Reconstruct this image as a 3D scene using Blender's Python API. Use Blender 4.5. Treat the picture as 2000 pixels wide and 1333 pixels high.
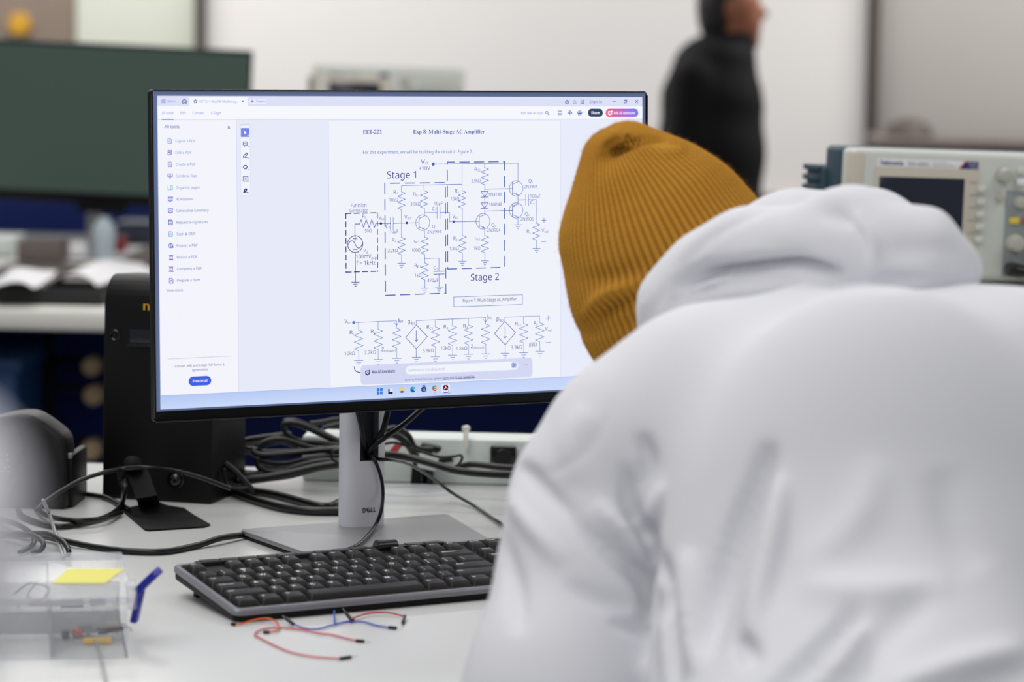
import bpy, bmesh, math, random
import numpy as np
from mathutils import Vector, Matrix
for _o in list(bpy.data.objects):
    bpy.data.objects.remove(_o)
SC = bpy.context.scene
COL = SC.collection
random.seed(4)
RNG = np.random.default_rng(4)

# ------------------------------------------------------------------ camera
CAM = np.array([-1.2597, -2.6118, 0.5286])
FPX = 5766.9
YAW, PITCH, ROLL = .4835, .1073, .0158
FOCUS, FSTOP = 2.90, 5.0

def cam_axes():
    cy, sy, cp, sp = math.cos(YAW), math.sin(YAW), math.cos(PITCH), math.sin(PITCH)
    fwd = np.array([sy*cp, cy*cp, -sp]); r = np.array([cy, -sy, 0.]); u = np.cross(r, fwd)
    return np.array([r*math.cos(ROLL)+u*math.sin(ROLL), u*math.cos(ROLL)-r*math.sin(ROLL), fwd])
CM = cam_axes()
cd = bpy.data.cameras.new('camera')
cam = bpy.data.objects.new('camera', cd); COL.objects.link(cam)
cd.sensor_width = 36; cd.lens = FPX/2000*36; cd.clip_start = .05; cd.clip_end = 60
cd.dof.use_dof = True; cd.dof.focus_distance = FOCUS; cd.dof.aperture_fstop = FSTOP
_m = Matrix.Identity(4)
for i in range(3):
    _m[i][0], _m[i][1], _m[i][2], _m[i][3] = CM[0][i], CM[1][i], -CM[2][i], CAM[i]
cam.matrix_world = _m
SC.camera = cam
SC.view_settings.view_transform = 'Standard'; SC.view_settings.look = 'None'
SC.view_settings.exposure = 0.0; SC.view_settings.gamma = 1.0; SC.view_settings.use_curve_mapping = False

# ------------------------------------------------------------------ light
W = bpy.data.worlds.new('world'); SC.world = W; W.use_nodes = True
W.node_tree.nodes['Background'].inputs[0].default_value = (.93, .96, 1.0, 1)
W.node_tree.nodes['Background'].inputs[1].default_value = .30
RA = -.535                                   # the room and its benches stand turned against the monitor
E1 = np.array([math.cos(RA), math.sin(RA), 0.]); E2 = np.array([-math.sin(RA), math.cos(RA), 0.])
EZ = np.array([0., 0., 1.])
def RT(s, t, z): return E1*s+E2*t+EZ*z
def area(name, s, t, z, sx, sy, power, col):
    l = bpy.data.lights.new(name, 'AREA'); l.shape = 'RECTANGLE'; l.size = sx; l.size_y = sy
    l.energy = power; l.color = col
    o = bpy.data.objects.new(name, l); COL.objects.link(o)
    o.location = RT(s, t, z); o.rotation_euler = (0, 0, RA)
    return o
area('ceiling_and_fill_light', -.7, -.5, 1.85, 1.2, 2.4, 29, (1., .98, .96))
area('ceiling_and_fill_light', .3, -3.9, 1.7, 3., 1.4, 52, (1., .98, .97))  # added fill behind the camera, for the hoodie's back and the sleeve
area('ceiling_and_fill_light', 1.8, .6, 1.85, 1.2, 2.4, 22, (1., .98, .96))
area('ceiling_and_fill_light', -.6, 1.9, 1.85, 2.4, .8, 30, (1., .98, .96))  # added fill that brightens the front of the second bench
area('ceiling_and_fill_light', -2.0, 6.0, 1.85, 3.2, .9, 86, (1., .975, .955))  # this and the next are added to wash the back wall with light
area('ceiling_and_fill_light', 2.4, 6.0, 1.85, 3.2, .9, 86, (1., .975, .955))

# ------------------------------------------------------------------ geometry of the view
def ray(x, y): return CM.T @ np.array([(x-1000)/FPX, -(y-666.5)/FPX, 1.])
def Pd(x, y, d): return CAM+ray(x, y)*d
def Pz(x, y, z=0.):
    r = ray(x, y); return CAM+r*(z-CAM[2])/r[2]
def Ppl(x, y, p0, n):
    r = ray(x, y); n = np.array(n, float); return CAM+r*(np.dot(np.array(p0)-CAM, n)/np.dot(r, n))
def Pt(x, y, t): return Ppl(x, y, RT(0, t, 0), E2)
def pj(P):
    q = (np.asarray(P)-CAM) @ CM.T
    return np.stack([1000+FPX*q[:, 0]/q[:, 2], 666.5-FPX*q[:, 1]/q[:, 2], q[:, 2]], 1)

# ------------------------------------------------------------------ materials
def lin(c):
    return tuple(((v/255)/12.92 if v/255 <= .04045 else ((v/255+.055)/1.055)**2.4) for v in c)
def mat(name, rgb, rough=.5, metal=0., spec=.5, bump=0., bscale=200., var=0., vscale=8., sheen=0., coat=0., alpha=None, trans=0.):
    m = bpy.data.materials.new(name); m.use_nodes = True
    nt = m.node_tree; b = nt.nodes['Principled BSDF']
    c = lin(rgb)
    b.inputs['Base Color'].default_value = (*c, 1); b.inputs['Roughness'].default_value = rough
    b.inputs['Metallic'].default_value = metal; b.inputs['Specular IOR Level'].default_value = spec
    if sheen: b.inputs['Sheen Weight'].default_value = sheen
    if coat: b.inputs['Coat Weight'].default_value = coat
    if trans: b.inputs['Transmission Weight'].default_value = trans
    tc = nt.nodes.new('ShaderNodeTexCoord')
    if var:
        n = nt.nodes.new('ShaderNodeTexNoise'); n.inputs['Scale'].default_value = vscale; n.inputs['Detail'].default_value = 4
        nt.links.new(tc.outputs['Object'], n.inputs['Vector'])
        r = nt.nodes.new('ShaderNodeMapRange'); r.inputs[1].default_value = .25; r.inputs[2].default_value = .75
        r.inputs[3].default_value = 1-var; r.inputs[4].default_value = 1+var
        nt.links.new(n.outputs['Fac'], r.inputs[0])
        x = nt.nodes.new('ShaderNodeMix'); x.data_type = 'RGBA'; x.blend_type = 'MULTIPLY'; x.inputs[0].default_value = 1
        x.inputs[6].default_value = (*c, 1); nt.links.new(r.outputs[0], x.inputs[7])
        nt.links.new(x.outputs[2], b.inputs['Base Color'])
    if bump:
        n = nt.nodes.new('ShaderNodeTexNoise'); n.inputs['Scale'].default_value = bscale; n.inputs['Detail'].default_value = 3
        nt.links.new(tc.outputs['Object'], n.inputs['Vector'])
        bp = nt.nodes.new('ShaderNodeBump'); bp.inputs['Strength'].default_value = bump; bp.inputs['Distance'].default_value = .001
        nt.links.new(n.outputs['Fac'], bp.inputs['Height']); nt.links.new(bp.outputs[0], b.inputs['Normal'])
    if alpha is not None:
        t = nt.nodes.new('ShaderNodeBsdfTransparent'); mx = nt.nodes.new('ShaderNodeMixShader'); mx.inputs[0].default_value = alpha
        out = nt.nodes['Material Output']
        nt.links.new(t.outputs[0], mx.inputs[1]); nt.links.new(b.outputs[0], mx.inputs[2]); nt.links.new(mx.outputs[0], out.inputs['Surface'])
    return m
M = {}
M['desk'] = mat('white_laminate', (206, 207, 206), .27, bump=.03, bscale=400, var=.02, vscale=3)
M['deskedge'] = mat('white_edge_band', (222, 221, 214), .5)
M['black'] = mat('black_plastic', (6, 6, 7), .45, spec=.22, bump=.12, bscale=900)
M['blackgloss'] = mat('black_gloss_plastic', (10, 10, 13), .2)
M['cable'] = mat('black_cable_rubber', (6, 6, 7), .34, spec=.4, bump=.05, bscale=300)
M['bezel'] = mat('black_bezel', (5, 6, 9), .45, spec=.2, bump=.05, bscale=900)
M['panelborder'] = mat('glow_tinted_panel_border', (122, 142, 190), .35)  # blue glow of the lit display is put into the border's colour
M['silver'] = mat('silver_painted_metal', (146, 146, 149), .45, metal=.35, bump=.06, bscale=1500)
M['silverlight'] = mat('brightened_silver_metal', (222, 223, 232), .42, metal=.12, bump=.05, bscale=1500)  # stand silver lightened for the column, in place of light it lacks
M['silverdark'] = mat('grey_rim_plastic', (128, 128, 135), .4, metal=.3)
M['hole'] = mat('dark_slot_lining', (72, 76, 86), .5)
M['logo'] = mat('black_print', (16, 16, 18), .5)
M['keycap'] = mat('keycap_plastic', (15, 14, 14), .42, spec=.35, bump=.25, bscale=2500)
M['legend'] = mat('white_key_print', (238, 238, 238), .6)
M['kbbody'] = mat('keyboard_plastic', (20, 18, 18), .5, spec=.3, bump=.15, bscale=1500)
M['darkgrey'] = mat('dark_grey_plastic', (14, 13, 15), .42, spec=.35, bump=.1, bscale=700)
M['steelblack'] = mat('black_coated_steel', (7, 7, 8), .6, spec=.2, bump=.3, bscale=1800)
M['yellowprint'] = mat('yellow_print', (232, 172, 40), .5)
M['amberpaint'] = mat('dull_amber_paint', (196, 146, 34), .6)
M['navyglass'] = mat('navy_window_plastic', (10, 14, 32), .15)
M['beige'] = mat('instrument_beige', (201, 205, 198), .5, bump=.08, bscale=900)
M['beigeshade'] = mat('instrument_warm_beige', (196, 188, 174), .5)
M['teal'] = mat('instrument_teal_case', (40, 66, 80), .5, bump=.1, bscale=600)
M['lcd'] = mat('dark_lcd_glass', (24, 31, 46), .12)
M['knob'] = mat('grey_knob', (178, 176, 166), .45)
M['btn'] = mat('pale_button', (206, 207, 198), .45)
M['greypanel'] = mat('grey_control_panel', (140, 148, 149), .5)
M['navyprint'] = mat('navy_print', (34, 36, 110), .5)
M['greyprint'] = mat('grey_print', (110, 118, 118), .5)
M['orange_'] = mat('orange_print', (220, 90, 50), .5)
M['yellowbtn'] = mat('yellow_button', (226, 200, 70), .45)
M['redbtn'] = mat('red_button', (205, 70, 70), .45)
M['whitebtn'] = mat('white_button', (232, 234, 236), .4)
M['wall'] = mat('wall_paint', (226, 223, 220), .8, bump=.1, bscale=60, var=.015, vscale=1.2)
M['wall2'] = mat('wall_grey_beige', (184, 180, 175), .8, var=.05, vscale=1.0)
M['wall3'] = mat('pale_green_board', (214, 218, 203), .6, var=.02, vscale=2.)
M['wall4'] = mat('taupe_board', (136, 121, 108), .8, var=.06, vscale=2.)
M['mullion'] = mat('dark_brown_trim', (72, 62, 58), .5)
M['dado'] = mat('grey_dado_paint', (150, 142, 138), .8)
M['floor'] = mat('grey_vinyl_floor', (96, 96, 98), .5, var=.08, vscale=12.)
M['navy'] = mat('navy_fabric_panel', (10, 34, 104), .85, bump=.3, bscale=900)
M['darkscreen'] = mat('switched_off_screen', (66, 84, 77), .3, spec=.4)  # green-grey reflection in the dark glass is put into the colour
M['paper'] = mat('white_paper', (232, 231, 232), .8)
M['blackmat'] = mat('black_leather_cover', (17, 18, 18), .6)
M['clutter'] = mat('brown_grey_cardboard', (112, 102, 98), .8, var=.1, vscale=25.)
M['cup'] = mat('pale_blue_plastic', (190, 204, 212), .4)
M['redplastic'] = mat('dull_red_plastic', (150, 50, 60), .5)
M['tan'] = mat('tan_cardboard', (190, 165, 130), .8)
M['bluebin'] = mat('blue_plastic_bin', (40, 84, 140), .5)
M['racew'] = mat('pale_raceway_metal', (205, 213, 208), .45)
M['tie'] = mat('white_nylon', (226, 226, 214), .5)
M['clear'] = mat('clear_plastic', (236, 238, 244), .2, spec=.3, alpha=.09)
M['clearrim'] = mat('clear_plastic_edge', (232, 235, 242), .2, spec=.3, alpha=.3)
M['bluelatch'] = mat('blue_latch_plastic', (18, 28, 150), .35)
M['note'] = mat('yellow_note_paper', (224, 218, 112), .8)
M['wireorange'] = mat('orange_wire', (222, 92, 30), .4)
M['wirepink'] = mat('salmon_wire', (214, 104, 108), .4)
M['wireblue'] = mat('blue_wire', (76, 92, 190), .4)
M['wirered'] = mat('red_wire', (188, 44, 48), .4)
M['wiredeep'] = mat('deep_blue_wire', (24, 70, 190), .4)
M['wiregrey'] = mat('grey_wire', (150, 150, 152), .3)
M['conn'] = mat('black_jumper_housing', (18, 18, 19), .45)
M['pin'] = mat('jumper_pin_metal', (190, 186, 176), .3, metal=.9)
M['tealbit'] = mat('teal_component', (40, 110, 120), .5)
M['yellowbit'] = mat('amber_component', (236, 186, 60), .5)
M['redbit'] = mat('red_component', (216, 100, 80), .5)
M['greybit'] = mat('slate_component', (70, 76, 96), .5)
M['hoodie'] = mat('white_fleece', (226, 226, 231), .95, spec=.1, bump=.12, bscale=900, sheen=.1)
M['skin'] = mat('skin', (176, 126, 100), .5)
M['skin2'] = mat('tan_skin', (160, 100, 74), .5)
M['hair'] = mat('black_hair', (22, 19, 19), .6)
M['jacket'] = mat('black_jacket', (15, 15, 17), .8, spec=.2, bump=.2, bscale=300)
M['jeans'] = mat('blue_denim', (40, 50, 74), .85, bump=.2, bscale=900)
M['eye'] = mat('eye_white', (235, 232, 228), .2)
M['chrome'] = mat('stool_steel', (150, 150, 154), .3, metal=.9)
M['sleeve'] = mat('pale_lilac_cotton', (240, 239, 246), .9, spec=.1)

# ------------------------------------------------------------------ objects
ROOT = {}          # object name -> world matrix of its top-level thing
def tag(o, label=None, cat=None, group=None, kind=None):
    if label: o['label'] = label
    if cat: o['category'] = cat
    if group: o['group'] = group
    if kind: o['kind'] = kind
    return o
def thing(name, label, cat, loc=(0, 0, 0), rz=0., group=None):
    o = bpy.data.objects.new(name, None); COL.objects.link(o); o.empty_display_size = .02
    o.location = loc; o.rotation_euler = (0, 0, rz)
    ROOT[o.name] = Matrix.Translation(Vector(loc)) @ Matrix.Rotation(rz, 4, 'Z')
    return tag(o, label, cat, group)
def mesh(name, V, F, mats, parent=None, smooth=True, mi=None, local=False, sharp=35):
    """one mesh object; V in world coordinates unless local (then in the frame of its thing)"""
    V = np.asarray(V, float).reshape(-1, 3)
    base = ROOT[parent.name] if parent is not None else None
    if base is not None and not local:
        inv = np.array(base.inverted()); V = V @ inv[:3, :3].T+inv[:3, 3]
    org = np.zeros(3)
    if parent is None:
        org = np.array([(V[:, 0].min()+V[:, 0].max())/2, (V[:, 1].min()+V[:, 1].max())/2, V[:, 2].min()]); V = V-org
    me = bpy.data.meshes.new(name); me.from_pydata(V.tolist(), [], [tuple(int(i) for i in f) for f in F])
    for m_ in (mats if isinstance(mats, (list, tuple)) else [mats]): me.materials.append(M[m_] if isinstance(m_, str) else m_)
    if mi is not None: me.polygons.foreach_set('material_index', np.asarray(mi, dtype=np.int32))
    if smooth:
        me.polygons.foreach_set('use_smooth', np.ones(len(me.polygons), dtype=bool))
        if sharp: me.set_sharp_from_angle(angle=math.radians(sharp))
    me.update()
    o = bpy.data.objects.new(name, me); COL.objects.link(o); o.location = org
    if parent is not None:
        o.parent = parent; ROOT[o.name] = base
    return o
class MB:
    """collects shapes for one mesh"""
    def __init__(s): s.V = []; s.F = []; s.I = []; s.n = 0
    def add(s, V, F, i=0):
        V = np.asarray(V, float).reshape(-1, 3)
        s.V.append(V); s.F += [tuple(int(j)+s.n for j in f) for f in F]; s.I += [i]*len(F); s.n += len(V); return s
    def obj(s, name, mats, parent=None, **k):
        return mesh(name, np.concatenate(s.V), s.F, mats, parent, mi=s.I, **k)
def _bm(bm, T=None):
    bm.verts.ensure_lookup_table(); bm.normal_update()
    V = np.array([v.co[:] for v in bm.verts]); bm.verts.index_update()
    F = [[v.index for v in f.verts] for f in bm.faces]; bm.free()
    if T is not None: V = V @ np.array(T)[:3, :3].T+np.array(T)[:3, 3]
    return V, F
def box(c, size, bev=0., T=None, seg=2, taper=None):
    bm = bmesh.new(); bmesh.ops.create_cube(bm, size=1.)
    for v in bm.verts:
        k = 1.
        if taper and v.co.z > 0: v.co.x *= taper[0]; v.co.y *= taper[1]
        v.co = Vector((v.co.x*size[0]+c[0], v.co.y*size[1]+c[1], v.co.z*size[2]+c[2]))
    if bev: bmesh.ops.bevel(bm, geom=list(bm.edges), offset=bev, segments=seg, profile=.5, affect='EDGES', clamp_overlap=True)
    return _bm(bm, T)
def prism(poly, h0, h1, bev=0., T=None, seg=2):
    """polygon in local xy, raised from h0 to h1"""
    bm = bmesh.new(); vs = [bm.verts.new((p[0], p[1], h0)) for p in poly]
    f = bm.faces.new(vs); f.normal_update()
    r = bmesh.ops.extrude_face_region(bm, geom=[f])
    for e in r['geom']:
        if isinstance(e, bmesh.types.BMVert): e.co.z = h1
    bmesh.ops.recalc_face_normals(bm, faces=list(bm.faces))
    if bev: bmesh.ops.bevel(bm, geom=list(bm.edges), offset=bev, segments=seg, profile=.5, affect='EDGES', clamp_overlap=True)
    return _bm(bm, T)
def frame(o, x, y, z=None):
    x = np.array(x, float); y = np.array(y, float); z = np.cross(x, y) if z is None else np.array(z, float)
    T = np.eye(4); T[:3, 0] = x; T[:3, 1] = y; T[:3, 2] = z; T[:3, 3] = o; return T
def rounded(w, h, r, n=5, cx=0., cy=0.):
    P = []
    for k, (sx, sy) in enumerate(((1, -1), (1, 1), (-1, 1), (-1, -1))):
        for i in range(n+1):
            a = -math.pi/2+k*math.pi/2+i/n*math.pi/2
            P.append((cx+sx*(w/2-r)+r*math.cos(a), cy+sy*(h/2-r)+r*math.sin(a)))
    return P
def spline(P, n=8):
    P = [np.array(p, float) for p in P]
    if len(P) < 3: return np.array(P)
    Q = [2*P[0]-P[1]]+P+[2*P[-1]-P[-2]]; out = []
    for i in range(1, len(Q)-2):
        a, b, c, d = Q[i-1:i+3]
        for k in range(n):
            t = k/n
            out.append(.5*((2*b)+(c-a)*t+(2*a-5*b+4*c-d)*t*t+(3*b-a-3*c+d)*t**3))
    out.append(Q[-2]); return np.array(out)
def tube(P, r, n=10, sub=8, caps=True):
    P = spline(P, sub); R = np.full(len(P), r) if np.isscalar(r) else np.interp(np.linspace(0, 1, len(P)), np.linspace(0, 1, len(r)), r)
    T = np.gradient(P, axis=0); T /= np.linalg.norm(T, axis=1)[:, None]+1e-12
    N = np.cross(T[0], [0, 0, 1.]);
    if np.linalg.norm(N) < .1: N = np.cross(T[0], [1., 0, 0])
    V = []; F = []
    for i in range(len(P)):
        N = N-T[i]*np.dot(N, T[i]); N /= np.linalg.norm(N)+1e-12; B = np.cross(T[i], N)
        for k in range(n):
            a = 2*math.pi*k/n; V.append(P[i]+R[i]*(math.cos(a)*N+math.sin(a)*B))
    for i in range(len(P)-1):
        for k in range(n):
            F.append((i*n+k, i*n+(k+1) % n, (i+1)*n+(k+1) % n, (i+1)*n+k))
    if caps: F.append(tuple(range(n))[::-1]); F.append(tuple((len(P)-1)*n+k for k in range(n)))
    return np.array(V), F
def lathe(prof, n=24, T=None):
    V = []; F = []
    for r, z in prof:
        for k in range(n): a = 2*math.pi*k/n; V.append((r*math.cos(a), r*math.sin(a), z))
    for i in range(len(prof)-1):
        for k in range(n): F.append((i*n+k, i*n+(k+1) % n, (i+1)*n+(k+1) % n, (i+1)*n+k))
    F.append(tuple(range(n))[::-1]); F.append(tuple((len(prof)-1)*n+k for k in range(n)))
    V = np.array(V)
    if T is not None: V = V @ T[:3, :3].T+T[:3, 3]
    return V, F
_TX = {}
def glyphs(s, off=0.):
    """flat text outline, its left edge at x = 0, baseline y = 0, cap height 1"""
    if (s, off) in _TX: return _TX[(s, off)]
    c = bpy.data.curves.new('t', 'FONT'); c.body = s; c.resolution_u = 2; c.offset = off; c.fill_mode = 'FRONT'
    o = bpy.data.objects.new('t', c); COL.objects.link(o); bpy.context.view_layer.update()
    m = bpy.data.meshes.new_from_object(o.evaluated_get(bpy.context.evaluated_depsgraph_get()))
    V = np.array([v.co[:2] for v in m.vertices]); F = [tuple(p.vertices) for p in m.polygons]
    bpy.data.objects.remove(o); bpy.data.curves.remove(c); bpy.data.meshes.remove(m)
    if len(V):
        V[:, 0] -= V[:, 0].min(); V /= .69
    _TX[(s, off)] = (V, F); return V, F
def serif(s):
    o = ''
    for ch in s:
        if 'A' <= ch <= 'Z': o += chr(0x1D400+ord(ch)-65)
        elif 'a' <= ch <= 'z': o += chr(0x1D41A+ord(ch)-97)
        elif '0' <= ch <= '9': o += chr(0x1D7CE+ord(ch)-48)
        else: o += ch
    return o
def sans(s, bold=False):
    o = ''; B = (0x1D5D4, 0x1D5EE, 0x1D7EC) if bold else (0x1D5A0, 0x1D5BA, 0x1D7E2)
    for ch in s:
        if 'A' <= ch <= 'Z': o += chr(B[0]+ord(ch)-65)
        elif 'a' <= ch <= 'z': o += chr(B[1]+ord(ch)-97)
        elif '0' <= ch <= '9': o += chr(B[2]+ord(ch)-48)
        else: o += ch
    return o
def label3d(s, T, w=None, h=.003, off=0.):
    """text laid in the plane of frame T (x right, y up), width w or natural"""
    V, F = glyphs(s, off); V = V.copy(); k = h
    V3 = np.zeros((len(V), 3)); V3[:, 1] = V[:, 1]*h; V3[:, 0] = V[:, 0]*(w/V[:, 0].max() if w else h)
    return V3 @ T[:3, :3].T+T[:3, 3], F

# ------------------------------------------------------------------ implicit bodies
class Field:
    def __init__(s, lo, hi, h):
        s.lo = np.array(lo, float); s.h = h; s.n = np.ceil((np.array(hi)-s.lo)/h).astype(int)+1
        s.F = np.full(s.n, .5, np.float32)
    def _blk(s, lo, hi):
        a = np.clip(np.floor((lo-s.lo)/s.h).astype(int), 0, s.n-1); b = np.clip(np.ceil((hi-s.lo)/s.h).astype(int)+1, 1, s.n)
        ax = [s.lo[i]+s.h*np.arange(a[i], b[i], dtype=np.float32) for i in range(3)]
        return tuple(slice(a[i], b[i]) for i in range(3)), np.meshgrid(*ax, indexing='ij')
    def _join(s, sl, d, k, sub=False):
        f = s.F[sl]
        if sub: d = -d; h = np.maximum(k-np.abs(f-d), 0)/k; s.F[sl] = np.maximum(f, d)+h*h*k*.25
        else: h = np.maximum(k-np.abs(f-d), 0)/k; s.F[sl] = np.minimum(f, d)-h*h*k*.25
    def cone(s, a, b, ra, rb, k=.02, sub=False):
        a = np.array(a, float); b = np.array(b, float); m = max(ra, rb)+k+.04
        sl, (X, Y, Z) = s._blk(np.minimum(a, b)-m, np.maximum(a, b)+m)
        if X.size == 0: return
        ab = b-a; L = max(ab @ ab, 1e-9)
        t = np.clip(((X-a[0])*ab[0]+(Y-a[1])*ab[1]+(Z-a[2])*ab[2])/L, 0, 1)
        d = np.sqrt((X-a[0]-t*ab[0])**2+(Y-a[1]-t*ab[1])**2+(Z-a[2]-t*ab[2])**2)-(ra+(rb-ra)*t)
        s._join(sl, d, k, sub)
    def ell(s, c, r, ax=None, k=.02, sub=False):
        c = np.array(c, float); r = np.array(r, float); m = r.max()+k+.04
        sl, (X, Y, Z) = s._blk(c-m, c+m)
        if X.size == 0: return
        A = np.eye(3) if ax is None else np.array(ax, float)
        D = (X-c[0], Y-c[1], Z-c[2])
        q = [(A[i][0]*D[0]+A[i][1]*D[1]+A[i][2]*D[2]) for i in range(3)]
        k0 = np.sqrt(sum((q[i]/r[i])**2 for i in range(3))); k1 = np.sqrt(sum((q[i]/r[i]**2)**2 for i in range(3)))+1e-6
        s._join(sl, k0*(k0-1)/k1, k, sub)
    def chain(s, P, R, k=.02):
        for i in range(len(P)-1): s.cone(P[i], P[i+1], R[i], R[i+1], k)
    def surf(s, smooth=2):
        F = s.F; ins = F < 0
        n = np.array(F.shape)-1
        idx = -np.ones(n, np.int64); cnt = np.zeros(n, np.int8)
        c = [(i, j, k) for i in (0, 1) for j in (0, 1) for k in (0, 1)]
        sub = lambda o, A: A[o[0]:o[0]+n[0], o[1]:o[1]+n[1], o[2]:o[2]+n[2]]
        for o in c: cnt += sub(o, ins)
        act = (cnt > 0) & (cnt < 8); I = np.argwhere(act); idx[act] = np.arange(len(I))
        P = np.zeros((len(I), 3)); Wt = np.zeros(len(I))
        val = {o: sub(o, F)[act] for o in c}
        for a in c:
            for ax in range(3):
                if a[ax]: continue
                b = list(a); b[ax] = 1; b = tuple(b); va, vb = val[a], val[b]
                m = (va < 0) != (vb < 0); t = va[m]/(va[m]-vb[m])
                q = np.tile(np.array(a, float), (m.sum(), 1)); q[:, ax] = t; P[m] += q; Wt[m] += 1
        V = s.lo+(I+P/Wt[:, None])*s.h
        Q = []
        for ax in range(3):
            u, v = [(1, 2), (2, 0), (0, 1)][ax]
            sa = [slice(None)]*3; sb = [slice(None)]*3; sa[ax] = slice(0, -1); sb[ax] = slice(1, None)
            ch = ins[tuple(sa)] != ins[tuple(sb)]
            E = np.argwhere(ch); E = E[(E[:, u] > 0) & (E[:, v] > 0) & (E[:, u] < n[u]) & (E[:, v] < n[v])]
            fl = ins[tuple(sa)][tuple(E.T)]
            def g(du, dv):
                e = E.copy(); e[:, u] -= du; e[:, v] -= dv; return idx[tuple(e.T)]
            q = np.stack([g(1, 1), g(0, 1), g(0, 0), g(1, 0)], 1); q[~fl] = q[~fl][:, ::-1]; Q.append(q)
        Q = np.concatenate(Q); Q = Q[(Q >= 0).all(1)]
        return relax(V, Q, smooth), Q
def relax(V, Q, it, w=.5):
    for _ in range(it):
        S = np.zeros_like(V); C = np.zeros(len(V))
        for k in range(4):
            for m_ in (1, 3):
                np.add.at(S, Q[:, k], V[Q[:, (k+m_) % 4]]); np.add.at(C, Q[:, k], 1)
        V = V*(1-w)+w*S/np.maximum(C, 1)[:, None]
    return V
def vnormals(V, Q):
    n = np.cross(V[Q[:, 2]]-V[Q[:, 0]], V[Q[:, 3]]-V[Q[:, 1]]); N = np.zeros_like(V)
    for k in range(4): np.add.at(N, Q[:, k], n)
    return N/(np.linalg.norm(N, axis=1)[:, None]+1e-12)
def sculpt(V, Q, folds):
    """press folds (path seen from the photo's side, depth in metres, half width in pixels) into the side of a body they lie on"""
    N = vnormals(V, Q); p = pj(V); vd = V-CAM; vd /= np.linalg.norm(vd, axis=1)[:, None]
    face = np.clip(-(N*vd).sum(1)*2.5, 0, 1); D = np.zeros(len(V))
    for path, amp, wd in folds:
        P = spline([np.array(q, float) for q in path], 6); L = len(P)
        best = np.full(len(V), 1e9); tt = np.zeros(len(V))
        m = (p[:, 0] > P[:, 0].min()-4*wd) & (p[:, 0] < P[:, 0].max()+4*wd) & (p[:, 1] > P[:, 1].min()-4*wd) & (p[:, 1] < P[:, 1].max()+4*wd)
        q = p[m][:, :2]; bb = np.full(len(q), 1e9); bt = np.zeros(len(q))
        for i in range(L-1):
            ab = P[i+1]-P[i]; t = np.clip(((q-P[i]) @ ab)/(ab @ ab+1e-9), 0, 1)
            d = np.linalg.norm(q-P[i]-t[:, None]*ab, axis=1); c = d < bb; bb[c] = d[c]; bt[c] = (i+t[c])/(L-1)
        best[m] = bb; tt[m] = bt
        end = np.clip(np.sin(np.pi*tt), 0, 1)**.8*.96+.04
        D += amp*np.exp(-(best/wd)**2)*end*(best < 1e8)
    return V+N*(D*face)[:, None]

# ================================================================== the setting
def rbox(s0, s1, t0, t1, z0, z1, bev=0.):
    """box square to the room"""
    T = frame(RT((s0+s1)/2, (t0+t1)/2, (z0+z1)/2), E1, E2, EZ)
    return box((0, 0, 0), (s1-s0, t1-t0, z1-z0), bev, T)
def wallT(T): return frame(RT(0, T, 0), E1, EZ, -E2)
def st(P): return float(P @ E1), float(P @ E2), float(P[2])
FLOOR = -.91
V, F = rbox(-9, 9, -5, 7.4, FLOOR-.05, FLOOR); tag(mesh('floor', V, F, 'floor', smooth=False), kind='structure')
V, F = rbox(-9, 9, 7.2, 7.4, FLOOR, 2.0); tag(mesh('wall_back', V, F, 'wall', smooth=False), kind='structure')
TW = 7.2
def wx(px): return st(Pt(px, 200, TW))[0]
def wz(py, px=1000): return st(Pt(px, py, TW))[2]
def wallpiece(name, s0, s1, z0, z1, dep, m, bev=.004):
    V, F = rbox(s0, s1, TW-dep, TW, z0, z1, bev); return tag(mesh(name, V, F, m), kind='structure')
zd = wz(378, 1550)
wallpiece('trim_1', wx(384), wx(403), zd, 1.99, .05, 'mullion')
wallpiece('trim_2', wx(1690), wx(1712), zd, 1.99, .05, 'mullion')
wallpiece('panel_left', wx(150), wx(384), zd, 1.99, .02, 'wall3')
wallpiece('panel_far_left', -8.9, wx(150), zd, 1.99, .03, 'wall4')
wallpiece('panel_right', wx(1712), 8.9, zd, 1.99, .02, 'wall2')
wallpiece('baseboard_back', -8.9, 8.9, FLOOR, zd, .04, 'dado')

# a round yellow sign on the taupe board
T = wallT(TW-.03); q = Pt(40, 48, TW-.03); T[:3, 3] = q
V, F = lathe([(.001, -.002), (.036, -.002), (.038, 0), (.038, .02), (.034, .026), (.001, .028)], 28, T)
tag(mesh('yellow_disc', V, F, 'amberpaint'), 'round yellow disc on the taupe board at top left of the wall', 'sign')
# brown cabinet with a dark dome along the wall at right
k = thing('cabinet', 'low brown cabinet along the back wall behind the near oscilloscope', 'cabinet', RT(wx(2000), 6.75, FLOOR))
s0 = st(Pt(1722, 300, 6.5))[0]; zt = st(Pt(1850, 272, 6.5))[2]
V, F = rbox(s0, s0+2.0, 6.5, 6.95, FLOOR, zt-.03, .005); mesh('body', V, F, 'clutter', k)
V, F = rbox(s0-.02, s0+2.02, 6.47, 6.97, zt-.03, zt, .005); mesh('cabinet_top', V, F, 'clutter', k)
for i in range(3):
    V, F = rbox(s0+.03+i*.66, s0+.65+i*.66, 6.482, 6.5, FLOOR+.08, zt-.06, .004); d = mesh('door', V, F, 'clutter', k)
    V, F = rbox(s0+.56+i*.66, s0+.58+i*.66, 6.46, 6.482, zt-.3, zt-.16, .004); mesh('handle', V, F, 'chrome', d)
q = Pt(1775, 262, 6.7)
T = frame(np.array([q[0], q[1], zt]), E1, E2, EZ)
V, F = lathe([(.075, 0), (.078, .01), (.07, .03), (.045, .05), (.001, .058)], 24, T)
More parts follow.
